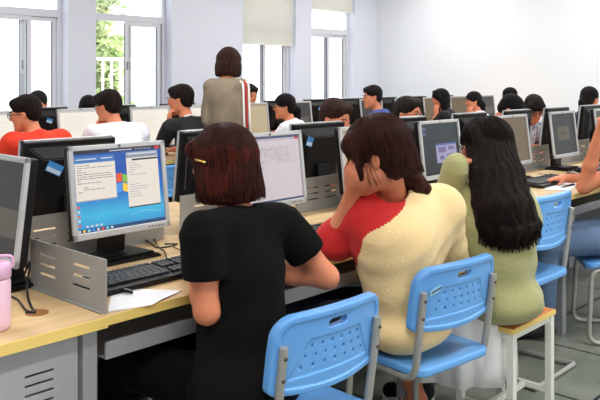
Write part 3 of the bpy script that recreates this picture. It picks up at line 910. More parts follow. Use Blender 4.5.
# ================================================================== room
def struct(name, bm, m, smooth=False):
    o = obj(name, bm, m, None, smooth); o['kind'] = 'structure'; return o
XL, XR, YB, YW, ZC = -3.5, 10.9, -3.0, 7.9, 3.25
def floor_mat():
    m = bpy.data.materials.new('floor_tiles'); m.use_nodes = True; nt = m.node_tree; b = nt.nodes['Principled BSDF']
    tc = nt.nodes.new('ShaderNodeTexCoord'); sp = nt.nodes.new('ShaderNodeSeparateXYZ'); nt.links.new(tc.outputs['Object'], sp.inputs[0])
    def mth(op, a, bb=None):
        n = nt.nodes.new('ShaderNodeMath'); n.operation = op
        for i, v in enumerate((a, bb)):
            if v is None: continue
            if isinstance(v, (int, float)): n.inputs[i].default_value = v
            else: nt.links.new(v, n.inputs[i])
        return n.outputs[0]
    def joint(out, off):
        f = mth('MODULO', mth('ADD', out, 60.0 - off), .6)
        return mth('LESS_THAN', f, .015)
    j = mth('MAXIMUM', joint(sp.outputs['X'], 3.234 - .005), joint(sp.outputs['Y'], 1.332 - .005))
    n = nt.nodes.new('ShaderNodeTexNoise'); n.inputs['Scale'].default_value = 3.5; n.inputs['Detail'].default_value = 6; nt.links.new(tc.outputs['Object'], n.inputs['Vector'])
    cr = nt.nodes.new('ShaderNodeValToRGB'); cr.color_ramp.elements[0].position = .35; cr.color_ramp.elements[1].position = .7
    cr.color_ramp.elements[0].color = srgb(118, 124, 112); cr.color_ramp.elements[1].color = srgb(144, 148, 136)
    nt.links.new(n.outputs['Fac'], cr.inputs['Fac'])
    mx = nt.nodes.new('ShaderNodeMixRGB'); nt.links.new(j, mx.inputs['Fac']); nt.links.new(cr.outputs['Color'], mx.inputs[1]); mx.inputs[2].default_value = srgb(34, 36, 36)
    nt.links.new(mx.outputs[0], b.inputs['Base Color']); b.inputs['Roughness'].default_value = .28
    return m
bm = NB(); box(bm, XL, XR, YB, YW, -.1, 0); struct('floor', bm, floor_mat())
WALLW = mat('window_wall_paint', (226, 229, 242), .8, bump=(25, .02)); WALLE = mat('end_wall_paint', (238, 241, 246), .75, bump=(25, .02))
bm = NB(); box(bm, XL, XR, YB, YW, ZC, ZC + .1); struct('ceiling', bm, mat('ceiling_paint', (240, 240, 240), .9))
XR = 10.4
bm = NB(); box(bm, XR, XR + .15, YB, YW, 0, ZC); struct('wall_right', bm, WALLE)
bm = NB(); box(bm, XL - .15, XL, YB, YW, 0, ZC); struct('wall_left', bm, WALLE)
bm = NB(); FW = [(-2.9, -.6), (-.1, 2.2), (2.7, 5.0), (5.5, 7.8), (8.2, 10.0)]
fx = [XL] + [v for w in FW for v in w] + [XR]
for i in range(0, len(fx), 2): box(bm, fx[i], fx[i + 1], YB - .2, YB, 0, ZC)
for a, b_ in FW: box(bm, a, b_, YB - .2, YB, 0, 1.5); box(bm, a, b_, YB - .2, YB, 2.8, ZC)
bmesh.ops.remove_doubles(bm, verts=bm.verts, dist=1e-5); struct('wall_front', bm, WALLE)
WINS = [(.62, 1.72), (2.07, 3.17) if False else (2.10, 3.18), (3.53, 4.632), (4.995, 6.10), (7.33, 8.40), (8.76, 9.80)]
WINS = WINS[1:]
WZ0, WZ1, TH = .92, 2.85, .24
bm = NB()
xs = [XL] + [v for w in WINS for v in w] + [XR]
for i in range(0, len(xs), 2): box(bm, xs[i], xs[i + 1], YW, YW + TH, 0, ZC)
for a, b_ in WINS:
    box(bm, a, b_, YW, YW + TH, 0, WZ0); box(bm, a, b_, YW, YW + TH, WZ1, ZC)
bmesh.ops.remove_doubles(bm, verts=bm.verts, dist=1e-5)
struct('wall_back', bm, WALLW)
bm = NB(); box(bm, XL, XR, YW - .015, YW, 0, .10, .003); struct('baseboard_back', bm, mat('base_grey', (120, 120, 126), .5))
bm = NB(); box(bm, XR - .015, XR, YB, YW - .02, 0, .10, .003); struct('baseboard_right', bm, MATS['base_grey'])
FRAME = mat('window_frame_white', (222, 222, 230), .35); SEAL = mat('window_seal', (96, 98, 106), .6)
def glass_mat():
    m = bpy.data.materials.new('window_glass'); m.use_nodes = True; nt = m.node_tree; nt.nodes.clear()
    o = nt.nodes.new('ShaderNodeOutputMaterial'); t = nt.nodes.new('ShaderNodeBsdfTransparent'); g = nt.nodes.new('ShaderNodeBsdfGlossy'); x = nt.nodes.new('ShaderNodeMixShader'); f = nt.nodes.new('ShaderNodeValue'); f.outputs[0].default_value = .05
    g.inputs['Roughness'].default_value = .02; t.inputs[0].default_value = (.95, .97, .97, 1)
    nt.links.new(f.outputs[0], x.inputs[0]); nt.links.new(t.outputs[0], x.inputs[1]); nt.links.new(g.outputs[0], x.inputs[2]); nt.links.new(x.outputs[0], o.inputs[0]); return m
GLASS = glass_mat()
def window(n, a, b_, mode):
    w = thing('window_%d' % n, None, None, (a, YW, 0)); w['kind'] = 'structure'
    W = b_ - a; y0, y1 = .13, .20
    bm = NB()
    for q in ((0, .055, WZ0, WZ1), (W - .055, W, WZ0, WZ1), (.055, W - .055, WZ1 - .055, WZ1), (.055, W - .055, WZ0, WZ0 + .055), (.055, W - .055, 2.07, 2.155)): box(bm, q[0], q[1], y0, y1, q[2], q[3], .004)
    obj('window_frame', bm, FRAME, w)
    bm = NB(); box(bm, -.03, W + .03, -.03, .13, WZ0 - .03, WZ0 + .004, .004); obj('window_sill', bm, FRAME, w)
    bm = NB(); box(bm, .056, W - .056, .163, .167, 2.156, WZ1 - .056); obj('upper_pane', bm, GLASS, w)
    mid = W / 2
    rng = {'both': [(.056, mid + .03, .140), (mid - .03, W - .056, .172)], 'open': [(mid - .06, W - .09, .140), (mid - .01, W - .056, .172)], 'shift': [(.12, mid + .17, .140), (mid + .06, W - .056, .172)]}[mode]
    for x0, x1, y in rng:
        bm = NB()
        for q in ((x0, x0 + .05, WZ0 + .056, 2.069), (x1 - .05, x1, WZ0 + .056, 2.069), (x0 + .05, x1 - .05, 2.02, 2.069), (x0 + .05, x1 - .05, WZ0 + .056, WZ0 + .105)): box(bm, q[0], q[1], y - .012, y + .012, q[2], q[3], .002)
        s = obj('sash', bm, FRAME, w)
        bm = NB()
        for xx in (x0 + .05, x1 - .054): box(bm, xx, xx + .004, y - .0125, y + .0125, WZ0 + .105, 2.02)
        for xx in (x0 - .005, x1): box(bm, xx, xx + .006, y - .004, y + .014, WZ0 + .06, 2.06)
        obj('seal', bm, SEAL, s)
        bm = NB(); box(bm, x0 + .054, x1 - .054, y - .002, y + .002, WZ0 + .105, 2.02); obj('pane', bm, GLASS, s)
        bm = NB(); box(bm, x0 + .018, x0 + .032, y - .020, y - .011, 1.48, 1.58, .002); obj('latch', bm, SEAL, s)
    return w
for i, ((a, b_), md) in enumerate(zip(WINS, ['both', 'shift', 'open', 'both', 'both'])): window(i + 1, a, b_, md)
def cloth_mat():
    m = bpy.data.materials.new('blind_cloth'); m.use_nodes = True; nt = m.node_tree; b = nt.nodes['Principled BSDF']; out = nt.nodes['Material Output']
    b.inputs['Base Color'].default_value = srgb(220, 219, 212); b.inputs['Roughness'].default_value = .9
    t = nt.nodes.new('ShaderNodeBsdfTranslucent'); t.inputs[0].default_value = srgb(214, 208, 196)
    x = nt.nodes.new('ShaderNodeMixShader'); x.inputs[0].default_value = .18
    nt.links.new(b.outputs[0], x.inputs[1]); nt.links.new(t.outputs[0], x.inputs[2]); nt.links.new(x.outputs[0], out.inputs[0]); return m
BLIND = cloth_mat()
for (a, b_), z, lab in ((WINS[3], 1.86, 'cream roller blind pulled halfway down the window nearest the standing woman'), (WINS[4], 2.44, 'short cream roller blind on the window nearest the far wall corner')):
    t = thing('window_blind', lab, 'blind', ((a + b_) / 2, YW, z))
    W = (b_ - a) / 2
    bm = NB(); n = 24
    for i in range(n):
        x0 = -W + .01 + (2 * W - .02) * i / n; x1 = -W + .01 + (2 * W - .02) * (i + 1) / n
        ya, yb = [.055 + .006 * math.sin(v * 9 + z) for v in (x0, x1)]
        f = bm.faces.new([bm.verts.new(p) for p in ((x0, ya, .012), (x1, yb, .012), (x1, yb, WZ1 - z - .03), (x0, ya, WZ1 - z - .03))]); f.smooth = True
    bmesh.ops.remove_doubles(bm, verts=bm.verts, dist=1e-4); obj('cloth', bm, BLIND, t, True)
    bm = NB(); box(bm, -W + .008, W - .008, .048, .062, -.008, .014, .003); obj('bottom_bar', bm, mat('bar_white', (236, 232, 224), .5), t)
    bm = NB(); tube(bm, [(-W, .055, WZ1 - z - .03), (W, .055, WZ1 - z - .03)], .028, 14); obj('roller', bm, MATS['bar_white'], t)

# outside: a railing and sunlit trees past the second window
t = thing('balcony_railing', 'pale metal railing outside the open window pane', 'railing', (6.1, 9.2, 0))
RM = mat('railing_paint', (212, 204, 198), .5)
bm = NB(); tube(bm, [(-.36, 0, 1.64), (.30, 0, 1.64)], .025, 8); obj('handrail', bm, RM, t)
for i in range(5):
    bm = NB(); box(bm, -.33 + i * .14, -.305 + i * .14, -.012, .012, 0, 1.62); obj('baluster', bm, RM, t)
LEAF = mat('leaf_green', (150, 172, 110), .7, var=(1.5, (206, 214, 176)))  # greens paled so the outdoor overexposure is partly in the leaf colour
def tree(x, y, h, r, lab, n=5200, seed=1):
    rd = random.Random(seed); t = thing('garden_tree', lab, 'tree', (x, y, 0))
    bm = NB(); tube(bm, curve_pts([(0, 0, 0), (.1, .05, h * .3), (-.05, .1, h * .62), (.05, 0, h * .85)], 4), .13, 8, r2=.04)
    for k in range(6):
        a = rd.random() * 6.28; z = h * (.35 + .08 * k); tube(bm, [(0, 0, z), (math.cos(a) * r * .6, math.sin(a) * r * .6, z + h * .12)], .045, 6, r2=.015)
    obj('trunk', bm, mat('bark', (120, 104, 88), .9, bump=(20, .6)), t)
    vs, fs = [], []
    cl = [(rd.gauss(0, r * .45), rd.gauss(0, r * .45), h * (.12 + .85 * rd.random()), r * (.25 + .3 * rd.random())) for _ in range(26)]
    for i in range(n):
        c = cl[i % 26]; p = Vector((c[0] + rd.gauss(0, c[3] * .5), c[1] + rd.gauss(0, c[3] * .5), c[2] + rd.gauss(0, c[3] * .5)))
        d = Vector((rd.gauss(0, 1), rd.gauss(0, 1), rd.gauss(0, .6))).normalized(); s = d.cross(Vector((rd.random(), rd.random(), 1))).normalized(); L = .05 + rd.random() * .05
        b0 = len(vs); vs += [p - d * L, p + s * L * .5, p + d * L, p - s * L * .5]; fs.append((b0, b0 + 1, b0 + 2, b0 + 3))
    me = bpy.data.meshes.new('foliage'); me.from_pydata(vs, [], fs); link('foliage', me, LEAF, t)
tree(8.36, 13.0, 3.8, .42, 'leafy tree outside behind the railing bars', 3000, 2)
tree(7.35, 11.3, 1.9, .34, 'low dense green shrub outside below the tree', 6000, 5)

# ================================================================== desks
used = set()
YA, YA2, YB1, YB2 = 1.768, 3.155, 4.745, 6.135
L = 1.45
dk = desk(); dk['category'] = 'desk'
def put_desk(x, y, rz, lab, group): return place(dk, (x, y, 0), rz, lab, used, group)
order = ['behind the raglan-shirt girl', 'under the keyboard right of the green-shirt girl', 'at the right edge of the picture', 'beyond the right edge desk']
d1 = put_desk(1.150, YA, 0, 'light wood computer desk before the girl in the black t-shirt', 'desks of the near row')
for c in [c for c in d1.children if c.name.startswith('leg')][:1]: bpy.data.objects.remove(c)
for i, lab in enumerate(['light wood computer desk the raglan-shirt and olive-green students lean on', 'light wood computer desk with loose papers beside the student at the right edge', 'light wood computer desk at the right end of the near row']):
    put_desk(1.150 + L * (i + 1), YA, 0, lab, 'desks of the near row')
for i, lab in enumerate(['desk facing the near row, behind the slanted black monitor back at left', 'desk facing the near row, of the student hiding behind a monitor', 'desk facing the near row, of the man with glasses', 'desk facing the near row, of the two girls bent together', 'desk facing the near row, at the far right']):
    put_desk(1.150 + L * (i + .0) + L - .30, YA2, PI, lab, 'desks facing the near row')
for i, lab in enumerate(['window-row desk of the student in red', 'window-row desk of the boy in white and the boy in black', 'window-row desk hidden behind the standing woman', 'window-row desk of the ponytail girl in white', 'window-row desk of the student in blue', 'window-row desk nearest the end wall']):
    put_desk(1.65 + L * i, YB1, 0, lab, 'desks of the window row, near side')
for i, lab in enumerate(['far-side window desk at left', 'far-side window desk behind the boy in white', 'far-side window desk behind the standing woman', 'far-side window desk below the half-lowered blind', 'far-side window desk below the short blind', 'far-side window desk in the far corner']):
    put_desk(1.65 + L * (i + 1), YB2, PI, lab, 'desks of the window row, far side')

# left desk with its steel pedestal
t = thing('computer_desk', 'left corner desk with yellow-edged top, slotted steel front and grommet hole', 'desk', (0, 0, 0))
HX, HY = at(37, 313, 774 * .63 / (313 - 78)).xy
bm = NB(); box(bm, -.30, 1.148, YA - .004, 2.455, .723, .75, .002); obj('worktop', bm, WOOD, t)
bm = NB(); box(bm, -.30, 1.149, YA - .010, YA - .004, .722, .7505, .001); obj('edge_band', bm, EDGE, t)
bm = NB(); sl = [(x, x + .078, z, z + .006) for x in (.932, .777, .617) for z in (.640, .616, .592, .568)]
slotted(bm, -.25, 1.078, .03, .720, sl, .006, 'x', YA + .026); obj('front_panel', bm, PANEL if False else mat('pedestal_steel', (164, 162, 165), .45, .1), t)
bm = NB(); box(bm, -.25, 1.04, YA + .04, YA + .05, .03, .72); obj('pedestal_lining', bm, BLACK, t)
for x in (-.28, 1.093):
    for y in (YA + .022, 2.39): bm = NB(); box(bm, x, x + .043, y, y + .045, 0, .722, .002); obj('leg', bm, STEEL, t)
bm = NB()
tt = bmesh.new(); bmesh.ops.create_cone(tt, segments=28, radius1=.030, radius2=.030, depth=.002, cap_ends=True); merge(bm, tt, Matrix.Translation((HX, HY, .7512)))
obj('grommet', bm, mat('grommet_brown', (150, 96, 44), .5), t)
bm = NB(); tt = bmesh.new(); bmesh.ops.create_cone(tt, segments=20, radius1=.014, radius2=.014, depth=.001, cap_ends=True); merge(bm, tt, Matrix.Translation((HX - .012, HY + .012, .7524))); obj('cable_opening', bm, BLACK, t)

# low steel partitions
t = tag(None or thing('desk_divider', 'grey slotted steel divider standing crosswise beside the paper and keyboard', 'divider', (1.160, 1.785, .75)), None)
bm = NB(); sl = [(y0 - 1.785, y1 - 1.785, z - .75, z - .75 + .008) for (y0, y1) in ((1.862, 1.952), (2.045, 2.132)) for z in (.855, .826, .797)]
slotted(bm, 0, .405, .0, .145, sl, .005, 'y'); obj('sheet', bm, PANEL, t)
bm = NB(); box(bm, -.012, .012, .01, .39, 0, .004); obj('foot_bracket', bm, PANEL, t)
plabs = ['slotted steel centre divider behind the blue-screen monitor', 'slotted steel centre divider left of the girl in black', 'slotted steel centre divider between the first two students, under the black monitor back', 'slotted steel centre divider behind the raglan-shirt girl',
         'slotted steel centre divider hidden behind the long-haired girl', 'slotted steel centre divider left of the pair of dark monitors', 'slotted steel centre divider under the dark square-icon monitor', 'slotted steel centre divider at the right edge']
for i, (x0, x1) in enumerate([(1.24, 1.86), (1.94, 2.58), (2.62, 3.22), (3.30, 3.90), (3.98, 4.60), (4.68, 5.25), (5.33, 5.95), (6.03, 6.65)]):
    t = thing('desk_divider', plabs[i], 'divider', (x0, 2.46, .75), 0, 'centre dividers of the near desks')
    bm = NB(); w = x1 - x0
    sl = [(c, c + .085, z, z + .007) for c in (.07, .20, w - .285, w - .155) for z in (.105, .078, .051)]
    slotted(bm, 0, w, 0, .158, sl, .005, 'x'); obj('sheet', bm, PANEL, t)
    bm = NB(); box(bm, .02, w - .02, -.012, .012, 0, .004); obj('foot_bracket', bm, PANEL, t)

# ================================================================== monitors
mon = {k: monitor(k) for k in ('desktop', 'table', 'dialog', 'brown', 'dark', 'greyd', 'doc', 'cream')}
mon['back'] = monitor('greyd')
DZ = .7505
def put_mon(k, x, y, rz, lab, group, extra=0): return place(mon[k], (x, y, DZ), rz + extra, lab, used, group)
GA, GA2, GB, GB2 = 'screens of the near row', 'monitors facing the near row', 'screens of the window row', 'monitors on the far side of the window row'
put_mon('desktop', 1.555, 2.31, 0, 'silver monitor showing a blue desktop with two open windows', GA)
put_mon('table', 2.30, 2.31, 0, 'silver monitor showing a pale pink page with a table', GA)
put_mon('cream', 2.955, 2.31, 0, 'silver monitor in front of the raglan-shirt girl, mostly behind her head', GA)
put_mon('dialog', 3.605, 2.31, 0, 'silver monitor with a small lilac window on dark grey', GA)
put_mon('brown', 4.43, 2.31, 0, 'silver monitor with a plain brown screen behind the long-haired girl', GA)
put_mon('dark', 5.15, 2.31, 0, 'silver monitor with a dark screen and small brown square', GA)
put_mon('greyd', 5.90, 2.31, 0, 'silver monitor cut by the right edge of the picture', GA)
m = put_mon('back', 1.085, 2.275, -PI / 2, 'silver monitor cut by the left edge, turned sideways', GA)
a2 = [(1.57, 'large black monitor back with blue sticker behind the blue-screen monitor'), (2.30, 'black monitor back beside the hair of the girl in black'), (3.005, 'black monitor back before the dark-haired man hiding his face'),
      (3.79, 'black monitor back below the face of the man with glasses'), (4.52, 'black monitor back half hidden by the long-haired girl'), (5.185, 'black monitor back just behind the brown screen'), (5.83, 'black monitor back left of the dark square-icon screen'), (6.50, 'black monitor back before the woman at the right edge')]
for i, (x, lab) in enumerate(a2):
    o = copy_tree(mon['back']); o.location = (x, 2.69, DZ); o.rotation_euler = (0, 0, PI); o['label'] = lab; o['group'] = GA2
    if i == 0: put_sticker(o, .085, .300, -.45, .034, .020)
    if i == 2: put_sticker(o, .11, .315, -.3, .022, .024)
b1 = [(2.50, 'doc', 'bright screen before the student in red'), (3.16, 'doc', 'bright white screen left of the boy in white'), (3.80, 'doc', 'bright screen between the boy in white and the boy in black'), (4.38, 'doc', 'bright screen behind the boy in black'),
      (4.95, 'cream', 'cream screen left of the ponytail girl in white'), (5.56, 'greyd', 'dark screen right of the ponytail girl in white'), (6.74, 'greyd', 'dark screen before the student in blue'),
      (7.38, 'brown', 'brown screen left of the long-haired girl in black at the far desks'), (7.95, 'brown', 'brown screen touching the long-haired girl in black'), (8.54, 'brown', 'brown screen before the far ponytail student in white'), (9.24, 'greyd', 'dark screen behind the far ponytail student')]
for x, k, lab in b1:
    put_mon(k, x, 5.20, 0, lab, GB)
b2 = [(2.45, 'far black monitor back at the left edge'), (3.10, 'far black monitor back below the face of the boy by the left window'), (3.76, 'far black monitor back behind the head of the boy in white'), (4.42, 'far black monitor back right of the boy in black'), (5.06, 'far black monitor back behind the standing woman'),
      (5.72, 'far black monitor back left of the ponytail girl in white'), (6.32, 'far black monitor back with small sticker under the corner window'), (6.95, 'far black monitor back left of the student in blue'), (7.60, 'far black monitor back right of the student in blue'), (8.25, 'far black monitor back above the man with glasses'), (8.9, 'far black monitor back near the end wall')]
for i, (x, lab) in enumerate(b2):
    o = copy_tree(mon['back']); o.location = (x, 5.66, DZ); o.rotation_euler = (0, 0, PI); o['label'] = lab; o['group'] = GB2
    if i in (1, 6): put_sticker(o, -.02, .30, -.3, .026, .018)

# ================================================================== keyboards, papers, cup, cables
kb = keyboard(); kb['category'] = 'keyboard'
for x, y, rz, lab in ((1.425, 1.998, .02, 'black keyboard beside the paper, under the blue screen'), (2.33, 2.04, -.03, 'black keyboard between the girl in black and the raglan-shirt girl'), (3.10, 2.03, .05, 'black keyboard behind the olive-green sleeve'),
                      (4.38, 2.07, .04, 'black keyboard on the desk right of the long-haired girl'), (5.20, 2.08, 0, 'black keyboard below the dark square-icon screen')):
    place(kb, (x, y, DZ), rz, lab, used, 'keyboards on the near desks')
for x, y, lab in ((1.93, 2.93, 'black keyboard seen right of the blue-screen monitor'),):
    place(kb, (x, y, DZ), PI, lab, used, 'keyboards on the facing desks')
def paper(pts, lab, group=None, z=.7512):
    bm = NB(); n = 10
    P = [Vector((x, y, 0)) for x, y in pts]; g = {}
    for i in range(n + 1):
        for j in range(n + 1):
            u, v = i / n, j / n; p = (P[0] * (1 - u) + P[1] * u) * (1 - v) + (P[3] * (1 - u) + P[2] * u) * v
            g[i, j] = bm.verts.new((p.x, p.y, z + .004 * max(0, u - .6) * (1 + math.sin(v * 5))))
    for i in range(n):
        for j in range(n): bm.faces.new([g[i, j], g[i + 1, j], g[i + 1, j + 1], g[i, j + 1]])
    r = bmesh.ops.extrude_face_region(bm, geom=bm.faces[:])
    for v in [e for e in r['geom'] if isinstance(e, bmesh.types.BMVert)]: v.co.z += .0012
    return tag(obj('paper_sheet', bm, PAPER, None, False), lab, 'paper', group)
def gp(px, py, z=.75):
    Z = (CAMZ - z) * FOC / (py - HOR); p = at(px, py, Z); return (p.x, p.y)
paper([gp(108, 312), gp(152, 306), gp(182, 291), gp(112, 289)], 'white paper lying between the crosswise divider and the black keyboard')
paper([gp(544, 190), gp(571, 191), gp(579, 184), gp(556, 182)], 'white paper lying under the elbow at the right edge')
# pens
def pen(a, b, lab, m):
    A, B = Vector((*gp(*a), .760)), Vector((*gp(*b), .760)); t = thing('pen', lab, 'pen', A)
    d = B - A
    bm = NB(); tube(bm, [(0, 0, 0), d * .8], .0048, 10); obj('barrel', bm, m, t, angle=1.0)
    bm = NB(); tube(bm, [d * .8, d * .93, d], .0050, 10, r2=.0012); obj('tip', bm, SILVER, t, angle=1.0)
    bm = NB(); tube(bm, [d * .04 + V(0, 0, .006), d * .30 + V(0, 0, .007)], .0014, 6); obj('clip', bm, SILVER, t)
pen((132, 296), (108, 290), 'black pen lying on the paper near the divider', BLACK2)
pen((574, 186), (560, 189), 'dark pen lying on the paper at the right', mat('pen_blue', (30, 34, 60), .3))
# pink flask
cx, cy = at(-4.5, 332, 1.94).xy
t = thing('drinking_flask', 'pink drinking flask at the left edge on the corner desk', 'flask', (cx, cy, .7505))
PINK = mat('pink_plastic', (236, 196, 216), .35, sss=.05)
bm = NB(); lathe(bm, [(.030, 0), (.0345, .004), (.0365, .02), (.0365, .118), (.035, .126), (.0335, .128)], 40); obj('flask_body', bm, PINK, t)
bm = NB(); lathe(bm, [(.0345, .129), (.0375, .131), (.0375, .158), (.035, .166), (.022, .170), (.010, .170)], 40); obj('lid', bm, mat('pink_lid', (226, 178, 212), .35), t)
bm = NB(); tube(bm, fillet([(.036, 0, .150), (.046, 0, .150), (.046, 0, .176), (.02, 0, .182), (-.02, 0, .182)], .012), .0035, 8); obj('carry_loop', bm, MATS['pink_lid'], t, True)
# cables
def cable(pts, lab, r=.003, m=None):
    bm = NB(); tube(bm, curve_pts(pts, 8), r, 8); return tag(obj('cable', bm, m or BLACK, None, True), lab, 'cable')
def g3(px, py, z): p = gp(px, py, z); return (p[0], p[1], z)
cable([g3(24, 275, .80), g3(30, 262, .83), g3(27, 290, .79), g3(31, 306, .757), g3(36, 312, .750)], 'black cable looping from the sideways monitor into the desk hole', .0035)
cable([g3(10, 296, .754), g3(18, 300, .754), g3(26, 310, .754), g3(35, 313, .754)], 'thin black cable lying behind the pink flask', .0028)
cable([g3(134, 236, .757), g3(146, 240, .757), g3(156, 247, .757), g3(166, 247, .757), g3(178, 244, .757), (1.78, 2.35, .757)], 'black cable running from behind the blue-screen monitor along the desk', .003)
cable([g3(150, 230, .757), g3(158, 246, .757), g3(165, 252, .757), g3(166, 262, .757), g3(160, 268, .757)], 'black cable from the blue-screen monitor curling to the keyboard', .0025)
# mouse
def mouse(x, y, rz, lab):
    F = Field(); F.el((0, 0, .010), (.030, .052, .026), None, .01); F.el((0, 0, -.03), (.05, .07, .03), None, .003, 's')
    t = thing('computer_mouse', lab, 'mouse', (x, y, .7505), rz)
    me = F.mesh('shell', .003); link('shell', me, BLACK2, t)
    bm = NB(); tube(bm, [(0, .018, .034), (0, .030, .031)], .004, 8); obj('scroll_wheel', bm, SILVER, t)
    bm = NB(); tube(bm, curve_pts([(0, .05, .010), (.01, .10, .006), (-.02, .17, .006), (0, .24, .006)], 6), .002, 6); obj('mouse_cable', bm, BLACK, t, True)
mouse(1.80, 2.06, .1, 'black mouse hidden behind the arm of the girl in black')
mouse(4.75, 2.07, -.1, 'black mouse beside the keyboard on the right desk')

# computer under the near desk
t = thing('computer_tower', 'black computer tower under the desk of the girl in black', 'computer', (1.33, 2.16, 0))
bm = NB(); box(bm, -.09, .09, -.20, .20, .02, .42, .006); obj('case', bm, BLACK, t)
bm = NB(); box(bm, -.085, .085, -.212, -.20, .03, .41, .004); obj('front_bezel', bm, mat('tower_front', (36, 38, 42), .4), t)
bm = NB(); box(bm, -.05, -.03, -.216, -.212, .30, .32); box(bm, -.02, 0, -.216, -.212, .30, .32); obj('usb_ports', bm, mat('port_blue', (60, 100, 160), .4), t)
bm = NB(); box(bm, -.07, .07, -.216, -.212, .35, .385, .001); obj('disc_drive', bm, mat('drive_grey', (90, 92, 96), .4), t)
for sx in (-1, 1): bm = NB(); box(bm, sx * .07 - .015, sx * .07 + .015, -.18, .18, 0, .02); obj('foot', bm, BLACK, t)

# ================================================================== chairs and stool
ch = chair(); ch['category'] = 'chair'
def put_chair(x, y, rz, lab, group='blue student chairs'): return place(ch, (x, y, 0), rz, lab, used, group)
c1 = put_chair(1.625, 1.570, -.05, 'blue plastic chair in the foreground behind the girl in black'); c1.scale = (1, 1, .98)
c2 = put_chair(2.312, 1.580, -.12, 'blue plastic chair the raglan-shirt girl sits on, with small label on its back')
bm = NB(); M = Matrix.Translation((0, -.195, .668)) @ Matrix.Rotation(.14, 4, 'X')
t_ = bmesh.new(); box(t_, -.036, .036, -.001, .001, -.010, .010); merge(bm, t_, M @ Matrix.Translation((-.125, .001, .033)) @ Matrix.Rotation(.0, 4, 'Z') @ Matrix.Rotation(-.25, 4, 'Y'))
t_ = bmesh.new(); box(t_, -.030, .02, -.0016, .001, -.003, .003); merge(bm, t_, M @ Matrix.Translation((-.125, .001, .033)) @ Matrix.Rotation(-.25, 4, 'Y'), 1)
me = bpy.data.meshes.new('label_sticker'); bm.to_mesh(me); bm.free(); tag(link('label_sticker', me, [mat('label_pale', (150, 196, 222), .5), mat('label_dark', (44, 74, 110), .5)], c2), 'pale label with a dark line')
c3 = put_chair(3.40, 1.76, 0.0, 'empty blue plastic chair right of the long-haired girl'); c3.scale = (1, 1, 1.09)
put_chair(4.20, 1.60, .62, 'blue plastic chair at the right edge under the jeans')
put_chair(3.42, 4.58, .0, 'blue plastic chair seen behind the blue-screen monitor')
stool((2.815, 1.50, 0), 0, 'wooden-topped white steel stool under the olive-green sweatshirt girl')

# ================================================================== people
TEE = mat('tee_black', (11, 10, 10), .95, spec=.15, bump=(90, .2))
CREAM = mat('cotton_cream', (240, 208, 152), .85, bump=(90, .25), sheen=.1); RED = mat('cotton_red', (196, 26, 24), .8, bump=(90, .25), sheen=.05)
OLIVE = mat('sweat_olive', (160, 158, 108), .9, bump=(120, .3), sheen=.15)
KHAKI = mat('jacket_khaki', (136, 122, 102), .8, bump=(60, .3)); ORED = mat('shirt_red', (222, 52, 22), .8, bump=(60, .3)); WHITE = mat('shirt_white', (236, 236, 246), .8, bump=(60, .3))
BLU = mat('shirt_blue', (52, 74, 142), .8, bump=(60, .3)); BLK = mat('shirt_black', (20, 20, 24), .85, bump=(60, .3)); NAVY = mat('shirt_navy', (30, 34, 48), .85, bump=(60, .3)); PAT = mat('shirt_pattern', (214, 214, 224), .8, var=(28, (96, 100, 130)))
def top3(px, py, Z): p = at(px, py, Z); return (p.x, p.y), p.z

# 1 girl in black t-shirt with bob and hair clip
def clip(pp):
    hp = pp['hp']; bm = NB(); b = Vector(pp['base'])
    tube(bm, [Vector(hp(-.094, .030, .022)) - b, Vector(hp(-.101, -.012, .014)) - b], .0032, 6)
    o = obj('hair_clip', bm, mat('gold', (226, 190, 96), .3, .7), pp['root'], True); o['label'] = 'gold hair clip'
    return o
xy, z = top3(222, 122, 2.27)
p1 = person('girl in black t-shirt with reddish brown bob and gold hair clip, seen from behind', z, xy, .05, hyaw=.25, hpitch=.06, vox=.0065, hair='bob', hairc=(34, 14, 12), hair2=(84, 30, 20), top=TEE, sleeve=.48,
            arm_pts=((at(207, 311, 2.09), (1.50, 1.83, .80)), (at(327, 277, 2.36), (1.60, 1.80, .80))), pelvis=(1.49, 1.60), bottom=(5, 5, 6), loose=.008, hem=True, shoulders=((1.355, 1.62, .965), (1.650, 1.62, .955)))
clip(p1)
head_strands(p1, 460, -.100, (.090, .102, .090), mat('strand_auburn', (46, 17, 12), .55, spec=.16), s=1, wid=1.10)
# 2 girl with red and cream raglan shirt
xy, z = top3(377, 116, 2.55)
def raglan(c, N, side, S, A):
    s0, E, W = [np.array(v, float) for v in A[-1][:3]]
    sd = (c - N) @ side
    ab = E - s0; t = np.clip(((c - s0) @ ab) / (ab @ ab), 0, 1); dist = np.linalg.norm(c - s0 - t[:, None] * ab, axis=1)
    ab2 = W - E; t2 = np.clip(((c - E) @ ab2) / (ab2 @ ab2), 0, 1); dist2 = np.linalg.norm(c - E - t2[:, None] * ab2, axis=1)
    return ((sd < -.022 - .10 * np.clip(.90 - c[:, 2], 0, 1)) & (dist < .125) & (c[:, 2] > .74)) | (dist2 < .085)
p2 = person('girl in cream shirt with red sleeves and low ponytail, cheek on her hand', z, xy, .32, hyaw=.44, hpitch=.28, vox=.0065, hair='bangs', hairc=(34, 18, 15), hair2=(74, 36, 26), top=CREAM, sleeve=1.18, rule=(raglan, RED), collar=mat('collar_cream', (232, 196, 146), .8),
            arm_pts=((at(336, 240, 2.70), at(353, 190, 2.57)), (at(452, 258, 2.90), (2.40, 1.86, .80))), arms=('chin', 'desk'), pelvis=(2.27, 1.60), bottom=(40, 44, 56), loose=.024, hs=1.10, hvol=1.04, hem=True, neck=at(394, 199, 2.66), drape=.10,
            tail=([at(396, 166, 2.60), at(404, 174, 2.62), at(414, 182, 2.64), at(427, 189, 2.66)], [.026, .036, .036, .018]), topname='raglan_shirt', shoulders=(at(372, 207, 2.63), at(440, 205, 2.76)))
